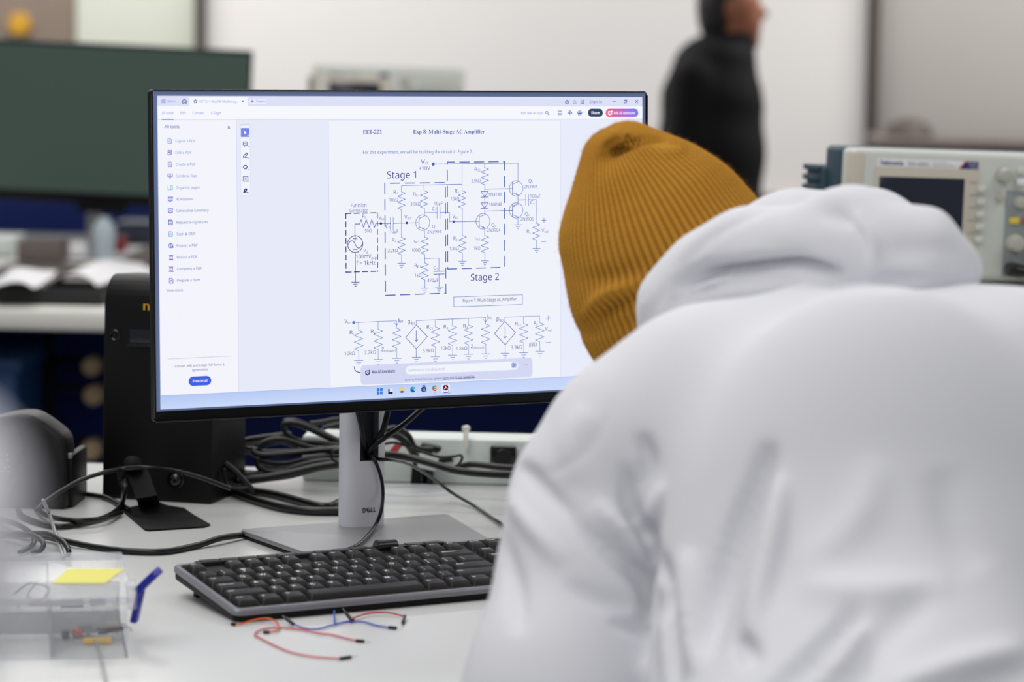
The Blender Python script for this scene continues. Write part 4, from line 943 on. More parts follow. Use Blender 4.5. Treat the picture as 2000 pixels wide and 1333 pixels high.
# tube with an open slot through its face
sl0 = Ppl(725, 893, (0, CY-HD, 0), (0, -1, 0)); sl1 = Ppl(720, 803, (0, CY-HD, 0), (0, -1, 0))
z0s, z1s = sl0[2]-.004, sl1[2]-.001
def column():
    V = []; F = []
    prof = colprof(HW, HD, 64); n = len(prof); zs = sorted(set([.008, .03, .06, z0s-.006, z0s-.002, z0s, z0s+.003, (z0s+z1s)/2, z1s-.003, z1s, z1s+.003, z1s+.02, .21, .3]))
    for z in zs:
        for x, y in prof: V.append((x+CX, CY+y, z))
    hw = .0098
    for j in range(len(zs)-1):
        zm = (zs[j]+zs[j+1])/2
        for k in range(n):
            k2 = (k+1) % n; xm = (prof[k][0]+prof[k2][0])/2; ym = (prof[k][1]+prof[k2][1])/2
            lim = hw-(0.003 if (zm < z0s+.0015 or zm > z1s-.0015) else 0)
            if z0s < zm < z1s and ym < -.004 and abs(xm-.001) < lim: continue
            F.append((j*n+k, j*n+k2, (j+1)*n+k2, (j+1)*n+k))
    F.append(tuple((len(zs)-1)*n+k for k in range(n)))
    return V, F
V, F = column()
mesh('stand_column', V, F, 'silverlight', mon)
V, F = box((.001+CX, CY+.004, (z0s+z1s)/2), (.024, .014, z1s-z0s+.012), .003); mesh('cable_slot', V, F, 'hole', mon)
tt = frame(Ppl(708, 1002, (0, CY-HD-.0002, 0), (0, -1, 0)), SU, EZ, -np.array([0, 1., 0])); tt[:3, 3] -= np.array([0, .0004, 0])
lg = MB()
for s, x0, w in (('D', 0, .0038), ('L', .0092, .0027), ('L', .0125, .0027)):
    t2 = tt.copy(); t2[:3, 3] = tt[:3, 3]+SU*x0; lg.add(*label3d(s, t2, w, .0046, .035))
# the slanted E
def bar(p0, p1, w):
    a = np.array(p0); b = np.array(p1); d = (b-a)/np.linalg.norm(b-a); nn = np.array([-d[1], d[0]])*w/2
    q = [a-nn, b-nn, b+nn, a+nn]; lg.add([tt[:3, 3]+SU*x+EZ*y for x, y in q], [(0, 1, 2, 3)])
ca, sa = math.cos(.62), math.sin(.62)
t2 = frame(tt[:3, 3]+SU*.0063+EZ*-.0004, SU*ca+EZ*sa, EZ*ca-SU*sa, tt[:3, 2]); lg.add(*label3d('E', t2, .0034, .0042, .035))
lg.obj('maker_logo', 'logo', mon, smooth=False)
bb = [Pz(467, 1034, .009), Pz(873, 1004, .009), Pz(975, 1064, .009), Pz(606, 1083, .009)]
bp = [(p[0], p[1]) for p in bb]; c = np.mean(bp, 0)
# soften the corners of the plate
def soften(poly, r):
    out = []; n = len(poly); poly = [np.array(p) for p in poly]
    for i in range(n):
        a, b, d = poly[i-1], poly[i], poly[(i+1) % n]; u = (a-b)/np.linalg.norm(a-b); v = (d-b)/np.linalg.norm(d-b)
        for k in range(5):
            t = k/4; out.append((1-t)**2*(b+u*r)+2*t*(1-t)*b+t*t*(b+v*r))
    return [tuple(p) for p in out]
bp = soften(bp[::-1], .007)
if sum(bp[i-1][0]*bp[i][1]-bp[i][0]*bp[i-1][1] for i in range(len(bp))) < 0: bp = bp[::-1]
V, F = prism(bp, .004, .009, .0012); mesh('stand_base', V, F, 'silver', mon)
V, F = prism([(c[0]+(x-c[0])*.985, c[1]+(y-c[1])*.985) for x, y in bp], 0, .004, .0006); mesh('base_foot', V, F, 'bezel', mon)
V, F = box((CX, CY-.02, .29), (.09, .05, .07), .004); mesh('mount_head', V, F, 'silver', mon)
V, F = box((CX, CY-.065, .27), (.1, .06, .1), .006); mesh('mount_plate', V, F, 'bezel', mon)

# ================================================================== keyboard
KX, KY, KYAW = -.2812, -.2138, .036
U = .01905
kb = thing('keyboard', 'black full-size keyboard with a grey rim in front of the lit monitor', 'keyboard', (KX+.2, KY+.06, 0), KYAW)
_o = np.array([-.2, -.06, 0])
def kz(y): return .0062+.125*y
K0, K1, Y0, Y1 = -.0080, .4345, -.0215, .122
def kloc(V): return np.asarray(V)+_o
# body: a wedge with rounded corners
def wedge(x0, x1, y0, y1, zb, zt, bev, r=.008):
    P = rounded(x1-x0, y1-y0, r, 4, (x0+x1)/2, (y0+y1)/2); bm = bmesh.new()
    lo = [bm.verts.new((x, y, zb(y))) for x, y in P]; hi = [bm.verts.new((x, y, zt(y))) for x, y in P]; n = len(P)
    bm.faces.new(lo[::-1]); bm.faces.new(hi)
    for i in range(n): bm.faces.new((lo[i], lo[(i+1) % n], hi[(i+1) % n], hi[i]))
    if bev: bmesh.ops.bevel(bm, geom=list(bm.edges), offset=bev, segments=2, profile=.5, affect='EDGES', clamp_overlap=True)
    return _bm(bm)
zlow = lambda y: .0006+.11*(y+.0215)
V, F = wedge(K0+.002, K1-.002, Y0+.002, Y1, zlow, lambda y: kz(y)+.0036, .0012); mesh('lower_case', kloc(V), F, 'black', kb, local=True)
def rimring(x0, x1, y0, y1, w, zb, zt):
    O = rounded(x1-x0, y1-y0, .008, 5, (x0+x1)/2, (y0+y1)/2); I = rounded(x1-x0-2*w, y1-y0-2*w, .005, 5, (x0+x1)/2, (y0+y1)/2); n = len(O); V = []; F = []
    M1 = [tuple(np.array(o)*.75+np.array(i)*.25) for o, i in zip(O, I)]
    for P, f in ((O, zb), (O, lambda y: zt(y)-.0016), (M1, zt), (I, zt), (I, zb)): V += [(x, y, f(y)) for x, y in P]
    for j in range(5):
        for i in range(n): F.append((j*n+i, j*n+(i+1) % n, (j+1) % 5*n+(i+1) % n, (j+1) % 5*n+i))
    return np.array(V), F
V, F = rimring(K0, K1, Y0, Y1-.002, .0052, lambda y: kz(y)+.0030, lambda y: kz(y)+.0084); mesh('rim', kloc(V), F, 'silverdark', kb, local=True)
V, F = wedge(K0+.004, K1-.004, Y0+.0055, Y1-.004, lambda y: kz(y)+.003, lambda y: kz(y)+.0062, .0008); mesh('top_plate', kloc(V), F, 'kbbody', kb, local=True)
for x in (.02, .405):
    V, F = box((x, .105, .006), (.022, .008, .013), .001); mesh('fold_out_foot', kloc(V), F, 'black', kb, local=True)
SL = math.atan(.125)
def keytop(x0, w, row, h=1., txt='', hz=.0062):
    gap = .0011; cx = (x0+w/2)*U; cyk = row*U; zb = kz(cyk)+.0052
    W2, D2 = w*U/2-gap/2, h*U/2-gap/2; in_, inb, inf = .0033, .0016, .0038
    V = []; F = []
    lv = [(0, 0, 0, 0), (hz*.55, in_*.45, inb*.3, inf*.45), (hz*.9, in_*.85, inb*.8, inf*.85), (hz, in_+.0004, inb+.0004, inf+.0004)]
    for z, a, b, c in lv:
        P = rounded(2*(W2-a), 2*D2-b-c, .0014, 3, cx, cyk+(c-b)/2); V += [(x, y, z) for x, y in P]
    n = len(V)//len(lv)
    for j in range(len(lv)-1):
        for i in range(n): F.append((j*n+i, j*n+(i+1) % n, (j+1)*n+(i+1) % n, (j+1)*n+i))
    F.append(tuple((len(lv)-1)*n+i for i in range(n)))
    V = np.array(V, float); V[:, 2] += zb+(V[:, 1]-cyk)*.125
    mi = [0]*len(F)
    if txt:
        big = len(txt) == 1 or (len(txt) == 3 and txt[1] == '\n')
        hh = .0044 if big else .0024
        for li, s in enumerate(txt.split('\n')):
            s = s.strip()
            if not s: continue
            G, GF = glyphs(s, .012); k = hh if not (len(txt) == 3 and '\n' in txt) else .0034
            wmax = 2*(W2-in_)-.002; sc = min(k, wmax/max(G[:, 0].max(), 1e-6))
            ox = cx-W2+in_+.0014; oy = cyk+D2-inb-.0022-k-li*.0052
            B = len(V); gv = np.zeros((len(G), 3)); gv[:, 0] = ox+G[:, 0]*sc; gv[:, 1] = oy+G[:, 1]*k; gv[:, 2] = zb+hz+.00008+(gv[:, 1]-cyk)*.125
            V = np.concatenate([V, gv]); F += [tuple(i+B for i in f) for f in GF]; mi += [1]*len(GF)
    return mesh('key', kloc(V), F, ['keycap', 'legend'], kb, mi=mi, local=True, sharp=28)
R4 = ['~\n`', '!\n1', '@\n2', '#\n3', '$\n4', '%\n5', '^\n6', '&\n7', '*\n8', '(\n9', ')\n0', '_\n-', '+\n=']
for i, c in enumerate(R4): keytop(i, 1, 4, txt=c)
keytop(13, 2, 4, txt='Backspace')
keytop(0, 1.5, 3, txt='Tab')
for i, c in enumerate('QWERTYUIOP'): keytop(1.5+i, 1, 3, txt=c)
keytop(11.5, 1, 3, txt='{\n['); keytop(12.5, 1, 3, txt='}\n]'); keytop(13.5, 1.5, 3, txt='|\n\\')
keytop(0, 1.75, 2, txt='Caps Lock')
for i, c in enumerate('ASDFGHJKL'): keytop(1.75+i, 1, 2, txt=c)
keytop(10.75, 1, 2, txt=':\n;'); keytop(11.75, 1, 2, txt='"\n\''); keytop(12.75, 2.25, 2, txt='Enter')
keytop(0, 2.25, 1, txt='Shift')
for i, c in enumerate('ZXCVBNM'): keytop(2.25+i, 1, 1, txt=c)
keytop(9.25, 1, 1, txt='<\n,'); keytop(10.25, 1, 1, txt='>\n.'); keytop(11.25, 1, 1, txt='?\n/'); keytop(12.25, 2.75, 1, txt='Shift')
for x, w, c in ((0, 1.25, 'Ctrl'), (1.25, 1.25, '+'), (2.5, 1.25, 'Alt'), (3.75, 6.25, ''), (10, 1.25, 'Alt'), (11.25, 1.25, '+'), (12.5, 1.25, '='), (13.75, 1.25, 'Ctrl')): keytop(x, w, 0, txt=c)
keytop(0, 1, 5.3, txt='Esc')
for i in range(12): keytop(2+i+(i//4)*.5 if i < 4 else 2+i+.5*(i//4), 1, 5.3, txt='F%d' % (i+1))
NX = 15.3
for i, c in enumerate(('Prt Scr', 'Scroll', 'Pause')): keytop(NX+i, 1, 5.3, txt=c)
for i, c in enumerate(('Insert', 'Home', 'Pg Up')): keytop(NX+i, 1, 4, txt=c)
for i, c in enumerate(('Delete', 'End', 'Pg Dn')): keytop(NX+i, 1, 3, txt=c)
keytop(NX+1, 1, 1)
for i in range(3): keytop(NX+i, 1, 0)
PX = 18.6
for i, c in enumerate(('Num', '/', '*', '-')): keytop(PX+i, 1, 4, txt=c)
for r, s in ((3, '789'), (2, '456'), (1, '123')):
    for i, c in enumerate(s): keytop(PX+i, 1, r, txt=c)
keytop(PX+3, 1, 2.5, 2, '+'); keytop(PX+3, 1, .5, 2, 'Enter'); keytop(PX, 2, 0, txt='0'); keytop(PX+2, 1, 0, txt='.')
# strip of flat media keys with a volume wheel behind the F row
V, F = wedge(.8*U, 14.6*U, 5.92*U, 6.62*U, lambda y: kz(5.9*U)+.002, lambda y: kz(5.9*U)+.0098-(y-5.9*U)*.05, .0015, .006); mesh('media_strip', kloc(V), F, 'kbbody', kb, local=True)
for i in range(13):
    if 9.6 < 1.1+i*1.02 < 11.6: continue
    V, F = box(((1.6+i*1.02)*U, 6.28*U, kz(5.9*U)+.0094), (.0182, .010, .0016), .0005); mesh('media_key', kloc(V), F, 'keycap', kb, local=True)
T = np.array(Matrix.Translation((11.2*U, 6.30*U, kz(5.9*U)+.0085)) @ Matrix.Rotation(math.pi/2, 4, 'Y') @ Matrix.Translation((0, 0, -.011)))
V, F = lathe([(.001, 0), (.0064, .0), (.0074, .001), (.0074, .021), (.0064, .022), (.001, .022)], 28, T); mesh('volume_wheel', kloc(V), F, 'blackgloss', kb, local=True)

# ================================================================== cables
def cable(pts, r, label, m='cable', name='cable', group=None, cat='cable', n=10, sub=8):
    V, F = tube(pts, r, n, sub); return tag(mesh(name, V, F, m, sharp=0), label, cat, group)
def zlift(px, py, z): return Pz(px, py, z)
# keyboard lead looped through the stand
yf = CY-HD-.004
fp = lambda x, y, Y=yf: Ppl(x, y, (0, Y, 0), (0, 1, 0))
cable([fp(718, 886, CY-.008), fp(725, 892, yf+.004), fp(735, 906), fp(745, 936), fp(748, 966), fp(744, 1000, yf-.012), Pz(733, 1027, .013), Pz(715, 1050, .0125), Pz(693, 1068, .0122), Pz(664, 1077, .0122), Pz(640, 1082, .011)], .0019, 'thin black keyboard lead hanging from the slot of the silver stand')
cable([fp(722, 890, CY-.008), fp(738, 897, yf+.003), fp(765, 899, yf), Pz(800, 908, .060), Pz(840, 931, .035), Pz(880, 961, .012), Pz(930, 991, .003), Pz(975, 1021, .003), Pz(1040, 1062, .003), Pz(1075, 1085, .003)], .0018, 'thin black lead running from the stand\'s slot down to the right')
# three thick leads dropping from behind the screen into the slot
cable([fp(692, 770, CY-HD-.003), fp(699, 806, CY-HD-.005), fp(706, 835, CY-HD-.006), fp(712, 865, CY-HD-.003), fp(716, 884, CY-.010), fp(716, 892, CY-.006)], .0026, 'black lead dropping along the left edge of the stand\'s slot', group=None)
cable([fp(764, 775, CY-HD-.004), fp(757, 806, CY-HD-.007), fp(749, 838, CY-HD-.009), fp(736, 862, CY-HD-.006), fp(724, 882, CY-.012), fp(722, 890, CY-.006)], .0031, 'black lead entering the stand\'s slot steeply from the upper right')
cable([fp(846, 780, CY-HD+.004), fp(822, 800, CY-HD-.002), fp(788, 830, CY-HD-.009), fp(752, 855, CY-HD-.011), fp(728, 873, CY-HD-.006), fp(716, 892, CY-.008)], .0029, 'black lead slanting into the stand\'s slot from the far right')
# leads behind the stand to the right
D = lambda x, y, d: Pd(x, y, d)
cable([D(690, 884, 3.26), D(748, 888, 3.25), D(800, 895, 3.25), D(850, 908, 3.24), D(900, 921, 3.23), D(985, 928, 3.22), D(1080, 928, 3.22)], .0042, 'thick black lead running right from behind the stand, the lower of two')
cable([D(880, 918, 3.32), D(905, 910, 3.32), D(930, 908, 3.32), D(985, 914, 3.31), D(1080, 918, 3.3)], .0038, 'thick black lead in front of the raceway, the upper of two')
cable([D(748, 868, 3.3), D(775, 866, 3.3), D(820, 882, 3.3), D(858, 893, 3.3), D(885, 892, 3.31), D(900, 890, 3.31), D(902, 898, 3.31), D(893, 910, 3.31), D(878, 915, 3.32)], .0015, 'thin black wire bending back on itself in front of the raceway')
cable([D(740, 848, 3.31), D(770, 838, 3.31), D(795, 850, 3.32), D(812, 876, 3.32), D(845, 880, 3.32)], .0040, 'black lead looping over the raceway right of the stand')
cable([D(740, 858, 3.30), D(766, 850, 3.30), D(790, 862, 3.30), D(806, 884, 3.31), D(815, 896, 3.31)], .0040, 'black lead just inside the loop right of the stand')
pw = thing('cable_plug', 'black cable plug standing on the bench right of the stand', 'plug', Pz(812, 948))
q = Pz(812, 948); T = frame(q, E1, E2, EZ)
V, F = box((0, 0, .011), (.012, .010, .022), .002, T, taper=(.8, .8)); mesh('plug_body', V, F, 'black', pw)
V, F = tube([q+EZ*.02, q+EZ*.03+E2*.004, q+EZ*.034+E2*.02], .004, 10, 5); mesh('strain_relief', V, F, 'cable', pw)
q = Pz(832, 946); T = frame(q, E1*.8-E2*.6, E1*.6+E2*.8, EZ)
pw = thing('cable_plug', 'dark blue-black angled plug leaning beside the black plug', 'plug', q)
V, F = box((0, 0, .009), (.016, .010, .018), .002, T); mesh('plug_body', V, F, 'navyglass', pw)
V, F = tube([q+EZ*.016, q+EZ*.026+E1*.012, q+EZ*.03+E1*.03], .0035, 10, 5); mesh('strain_relief', V, F, 'cable', pw)
ad = thing('power_adapter', 'small pale adapter block by the raceway right of the stand', 'adapter', Pz(835, 925))
q = Ppl(838, 893, RT(0, .44, 0), E2); T = frame(q, E1*math.cos(.2)-EZ*math.sin(.2), EZ*math.cos(.2)+E1*math.sin(.2), -E2)
V, F = box((0, -.003, 0), (.022, .022, .016), .003, T); mesh('block', V, F, 'racew', ad)
V, F = box((0, .012, .002), (.024, .005, .018), .002, T); mesh('cap', V, F, 'black', ad)
tg = thing('red_tag', 'small red tag among the cables right of the stand', 'tag', D(772, 876, 3.33))
V, F = box((0, 0, 0), (.010, .016, .003), .001, frame(D(772, 878, 3.33), E1, EZ*.8+E1*.6, np.cross(E1, EZ*.8+E1*.6)/.8)); mesh('tag_body', V, F, 'redbtn', tg)
# pale rings lying on the bench right of the stand
for (px, py, w, hh, lb) in ((805, 958, .045, .016, 'clear pale tubing ring on the bench right of the stand'),):
    c = Pz(px, py, .002); V, F = tube([c+E1*w*math.cos(a)+E2*w*.75*math.sin(a)+EZ*.0 for a in np.linspace(0, 2*math.pi*.97, 18)], .002, 8, 3); tag(mesh('clear_tubing', V, F, 'clearrim', sharp=0), lb, 'tubing')
# bundle left of the stand
g3 = lambda x, y, d: Pd(440+x/6.06, 780+y/6.06, d)
GL = 'tangled black cables behind the lit monitor'
bund = [([(690, 335), (705, 300), (760, 280), (900, 310), (1100, 400), (1360, 520), (1500, 570)], 3.36, .0040, 'topmost cable of the tangle, looping over and slanting down to the stand'),
 ([(690, 335), (720, 400), (790, 460), (880, 500), (1100, 520), (1400, 560)], 3.355, .0040, 'cable forming the underside of the tangle\'s topmost loop'),
 ([(390, 640), (430, 540), (560, 480), (700, 480), (850, 530), (1050, 580), (1400, 620)], 3.34, .0036, 'cable arching over the middle of the tangle'),
 ([(310, 610), (360, 650), (500, 665), (800, 640), (1100, 610), (1400, 590)], 3.33, .0042, 'cable with a bright rounded end crossing the middle of the tangle'),
 ([(-60, 560), (150, 510), (400, 465), (600, 440), (780, 420)], 3.38, .0042, 'cable running left from the tangle behind the black tower, upper one'),
 ([(-60, 640), (100, 610), (250, 590), (400, 600), (560, 660)], 3.36, .0034, 'cable running left from the tangle behind the black tower, lower one'),
 ([(370, 690), (390, 790), (480, 850), (650, 860), (850, 800), (1100, 740), (1400, 730)], 3.32, .0044, 'cable sagging lowest in the middle of the tangle'),
 ([(360, 690), (470, 740), (700, 760), (900, 720), (1200, 680), (1400, 670)], 3.33, .0036, 'cable crossing just above the sagging one'),
 ([(130, 960), (300, 945), (500, 925), (800, 870), (1100, 800), (1400, 760)], 3.30, .0050, 'thick cable along the lower front of the tangle'),
 ([(200, 890), (420, 880), (620, 860), (900, 830), (1150, 790)], 3.32, .0036, 'cable just behind the thick lower front one'),
 ([(0, 760), (80, 820), (170, 900), (260, 1000), (330, 1075)], 3.24, .0033, 'short cable slanting down to the right beside the black tower'),
 ([(-20, 820), (0, 950), (20, 1010), (80, 1050), (260, 1060)], 3.25, .0022, 'thin cable hooking around beside the black tower'),
 ([(60, 800), (120, 720), (180, 640), (260, 560)], 3.35, .0020, 'thin cable rising from the tangle\'s left end'),
 ([(1400, 590), (1290, 610), (1255, 660), (1290, 730), (1400, 770)], 3.27, .0020, 'thin cable loop peeping out left of the stand'),
 ([(1000, 290), (1150, 270), (1300, 240), (1450, 235)], 3.42, .0030, 'cable running right behind the stand above the tangle'),
 ([(1150, 350), (1250, 320), (1400, 290)], 3.40, .0030, 'cable just below the one running behind the stand')]
for i, (pts, d, r, lb) in enumerate(bund):
    cable([g3(x, y, d) for x, y in pts], r*.86, lb, group=GL)
    if i < 11:
        jx, jy = RNG.uniform(-25, 25, len(pts)), RNG.uniform(12, 42, len(pts))*(1 if i % 3 else -1)
        cable([g3(x+a, y+b, d+.022) for (x, y), a, b in zip(pts, jx, jy)], r*.7, 'thin cable beside the '+lb.replace('cable ', '', 1).replace('crossing the', 'crossing').replace('of the tangle', 'there') if len(lb.split()) > 11 else 'thin cable beside the '+lb, group=GL)
for pts, lb in (([(-10, 1050), (150, 1120), (300, 1180), (480, 1235), (700, 1290), (1000, 1325), (1350, 1330), (1500, 1330)], 'thick black power cable swinging in to the foot of the stand, front one'), ([(120, 1075), (300, 1090), (500, 1115), (700, 1160), (900, 1215), (1100, 1265), (1250, 1265), (1360, 1220), (1450, 1180)], 'thick black power cable swinging in to the foot of the stand, rear one')):
    cable([Pz(440+x/6.06, 780+y/6.06, .0048) for x, y in pts], .0046, lb)
# leads at the left
z = .0035
cable([Pz(-320, 1050, z), Pz(-60, 1040, z), Pz(0, 1043, z), Pz(70, 1046, z+.002), Pz(130, 1058, z+.002), Pz(185, 1069, z), Pz(250, 1077, z), Pz(320, 1078, z), Pz(385, 1066, z), Pz(430, 1052, z+.003), Pz(476, 1045, z+.001)], .0032, 'thick black cable lying in front of the bracket, ending at the stand\'s base')
cable([D(246, 937, 3.16), D(243, 960, 3.15), Pz(237, 986, .006), Pz(212, 1008, z), Pz(165, 1022, z), Pz(115, 1029, z), Pz(72, 1021, z), Pz(42, 1008, z), Pz(34, 996, z)], .0030, 'black coiled cable from the bracket, outer turn of the coil')
cable([Pz(236, 1003, z), Pz(200, 1014, z+.004), Pz(150, 1017, z+.005), Pz(105, 1012, z+.004), Pz(78, 1000, z+.003), Pz(68, 986, z)], .0028, 'black coiled cable left of the bracket, inner turn of the coil')
cable([Pz(110, 972, z), Pz(160, 966, z), Pz(205, 972, z), Pz(232, 985, z), Pz(250, 995, z)], .0030, 'black cable lying close in front of the black tower')
cable([D(70, 996, 3.02), D(95, 975, 3.05), D(152, 941, 3.09), D(205, 923, 3.12), D(243, 916, 3.135), D(283, 913.5, 3.12), D(341, 920, 3.13), D(394, 934, 3.15), D(450, 955, 3.16)], .0023, 'thin black cable passing across the face of the black tower')
cable([Pz(-300, 1000, z), Pz(-30, 1012, z), Pz(0, 1016, z+.003), Pz(30, 1024, z+.008), Pz(55, 1038, z+.010), Pz(67, 1056, z+.006), Pz(58, 1070, z+.002), Pz(38, 1080, z)], .0027, 'black cable curling at the left edge, upper curl')
cable([Pz(-310, 1070, z), Pz(-30, 1052, z), Pz(20, 1044, z+.006), Pz(62, 1046, z+.012), Pz(84, 1060, z+.010), Pz(80, 1074, z+.004), Pz(62, 1082, z)], .0027, 'black cable curling at the left edge, lower curl')
cable([Pz(60, 1042, z+.008), Pz(95, 1044, z+.012), Pz(122, 1058, z+.010), Pz(134, 1075, z+.006), Pz(132, 1088, z)], .0027, 'black cable curling over the clear tube, rightmost curl')
cable([D(84, 978, 3.0), Pz(96, 1005, .018), Pz(107, 1038, .014), Pz(118, 1072, .008), Pz(124, 1090, .003)], .0020, 'thin grey translucent tube between the black device and the clear box', m='wiregrey', name='clear_tube', cat='tube')
pl = thing('cable_plug', 'black moulded plug at the bracket\'s left side', 'plug', Pz(240, 985))
V, F = tube([D(241, 912, 3.165), D(239, 925, 3.165), D(240, 941, 3.165), D(243, 955, 3.15)], [.0052, .0056, .0046, .0036], 12, 5); mesh('plug_body', V, F, 'black', pl)

# ================================================================== black tower and its bracket
f0, f1 = Pz(200, 973), Pz(412, 986); ux = (f1-f0); tw = np.linalg.norm(ux); ux /= tw; un = np.array([ux[1], -ux[0], 0.])   # un faces us
if un @ (CAM-f0) < 0: un = -un
h_t = Ppl(250, 541, f0, un)[2]
tower = thing('desktop_tower', 'upright black plastic tower with a yellow letter, half hidden by the lit monitor', 'computer', (f0+f1)/2-un*.05)
# side profile: front face leans back a little, the top curves over
prof = [(0, .0), (.001, .003)]+[(-.0000-.006*(zz/h_t)**1.5, zz) for zz in np.linspace(.02, h_t-.035, 6)]+[(-.006-.030*(1-math.cos(a)), h_t-.032+.032*math.sin(a)) for a in np.linspace(.15, math.pi/2, 8)]+[(-.100, h_t-.004), (-.108, h_t-.014), (-.108, .0)]
Tt = frame((f0+f1)/2-ux*0, un, EZ, -ux)   # local x toward us, y up, z along the width
V, F = prism(prof, -tw/2, tw/2, .006, Tt, 3); mesh('case', V, F, 'black', tower, sharp=40)
def onface(px, py, lift=.0):
    zz = Ppl(px, py, f0, un)[2]; off = -.006*(max(zz, 0)/h_t)**1.5
    if zz > h_t-.033: off = -.008
    P = Ppl(px, py, f0+un*off, un); return P+un*lift
Tf = frame(onface(281, 606, .0012), ux, EZ, un)
V, F = label3d('n', Tf, .0070, .0108, .0); V2 = V; mesh('yellow_letter', V, F, 'yellowprint', tower, smooth=False)
q = onface(225, 655, .0)
V, F = lathe([(.0062, -.002), (.0062, .0006), (.0054, .0014), (.0042, .0006), (.0036, -.001), (.0012, -.001), (.0012, .001), (.0005, .001)], 24, frame(q, ux, EZ, un)); mesh('lock_hole', V, F, 'blackgloss', tower)
q = onface(305, 662, .0003); V, F = box((0, 0, 0), (.062, .0195, .0012), .0006, frame(q, ux, EZ, un)); mesh('display_window', V, F, 'navyglass', tower)
q = onface(305, 676, .0015); V, F = box((0, 0, 0), (.066, .0038, .004), .0012, frame(q, ux, EZ, un)); mesh('window_ledge', V, F, 'darkgrey', tower)
q = onface(344, 937, .0)
V, F = lathe([(.0100, -.001), (.0100, .002), (.0088, .0034), (.0080, .002), (.0076, .0016), (.006, .0045), (.003, .0062), (.0005, .0066)], 26, frame(q, ux, EZ, un)); mesh('round_socket', V, F, 'blackgloss', tower)
# bent bracket
br = thing('metal_bracket', 'bent black metal bracket with a flat foot in front of the black tower', 'bracket', Pz(320, 1010))
pl_ = [(234, 998), (243, 1004), (282, 1037), (290, 1039), (400, 1032), (411, 1028), (378, 1009), (360, 996), (328, 991), (312, 985), (271, 991)]
pp = [Pz(x, y, .0)[:2] for x, y in pl_]
if sum(pp[i-1][0]*pp[i][1]-pp[i][0]*pp[i-1][1] for i in range(len(pp))) < 0: pp = pp[::-1]
V, F = prism(pp, 0, .0022, .0006); mesh('foot_plate', V, F, 'steelblack', br)
bl, brr = Pz(271, 991, .001), Pz(312, 985, .001)
s_ = MB(); rows = [(271, 991, 312, 985, 0), (266, 975, 307, 968, .35), (259, 955, 299, 948, .6), (250, 932, 292, 926, .8), (242, 914, 283, 913, 1.)]
Va = []
for x0, y0, x1, y1, t in rows:
    dd = 3.135+.03*t; a, b = Pd(x0, y0, dd), Pd(x1, y1, dd+.0)
    if t == 0: a, b = bl, brr
    nn = -(CM[2]); Va += [a, b, b-nn*.003, a-nn*.003]
Fa = []
for i in range(len(rows)-1):
    for k in range(4): Fa.append((4*i+k, 4*i+(k+1) % 4, 4*i+4+(k+1) % 4, 4*i+4+k))
Fa += [(3, 2, 1, 0), tuple(4*(len(rows)-1)+k for k in range(4))]
mesh('upright_strip', Va, Fa, 'steelblack', br, sharp=30)
q = Pd(260, 911, 3.16); V, F = lathe([(.001, -.004), (.0095, -.004), (.0105, .0), (.0095, .006), (.006, .010), (.001, .011)], 20, frame(q, CM[0], -CM[2], CM[1])); mesh('clamp_screw', V, F, 'steelblack', br)

# ================================================================== black rounded device at the left
b0 = Pz(150, 970); b1 = Pz(86, 988)
dv = thing('desktop_scanner', 'black dome-topped device at the left edge beside the black tower', 'device', Pz(40, 990))
ex = E1; dd = 3.12
def prof_px(P, d): 
    o = RT(0, d, 0); return [(st(Ppl(x, y, o, E2))[0], Ppl(x, y, o, E2)[2]) for x, y in P]
tq = st(Pz(60, 995))[1]
Pm = prof_px([(-75, 990), (-75, 870), (-58, 842), (-30, 824), (10, 813), (40, 809), (62, 811), (82, 822), (104, 838), (122, 853), (129, 872), (131, 990)], tq)
Pm = [(a, max(b, 0.) if i not in (0, len(Pm)-1) else 0.) for i, (a, b) in enumerate(Pm)]
V, F = prism(Pm[::-1], 0, .05, .006, frame(RT(0, tq, 0), E1, EZ, -E2) @ np.array(Matrix.Scale(-1, 4, (0, 0, 1))), 3); mesh('shell', V, F, 'darkgrey', dv, sharp=40)
Pi = prof_px([(-60, 985), (-60, 880), (-40, 852), (0, 836), (28, 832), (44, 845), (46, 880), (36, 920), (10, 985)], tq-.004)
Pi = [(a, max(b, .002)) for a, b in Pi]
V, F = prism(Pi[::-1], 0, .006, .002, frame(RT(0, tq-.0045, 0), E1, EZ, -E2) @ np.array(Matrix.Scale(-1, 4, (0, 0, 1))), 2); mesh('front_panel', V, F, 'darkgrey', dv, sharp=40)
q0 = st(Ppl(143, 965, RT(0, tq+.012, 0), E2)); q1 = st(Ppl(126, 882, RT(0, tq+.012, 0), E2))
V, F = rbox(q1[0], q0[0], tq+.012, tq+.09, 0, q1[2]-.004, .003); mesh('side_box', V, F, 'black', dv)
V, F = rbox(q1[0]+.001, q0[0]-.001, tq+.010, tq+.016, q1[2]-.008, q1[2]-.002, .001); mesh('side_catch', V, F, 'silverdark', dv)
for i in range(16):
    a = Ppl(4+RNG.uniform(-6, 14), 905+RNG.uniform(-18, 18), RT(0, tq-.0052, 0), E2)
    V, F = box(tuple(a), (.0012, .0012, .0012), 0); 
    if i == 0: spk = MB()
    spk.add(V, F)
spk.obj('gold_specks', 'yellowprint', dv, smooth=False)

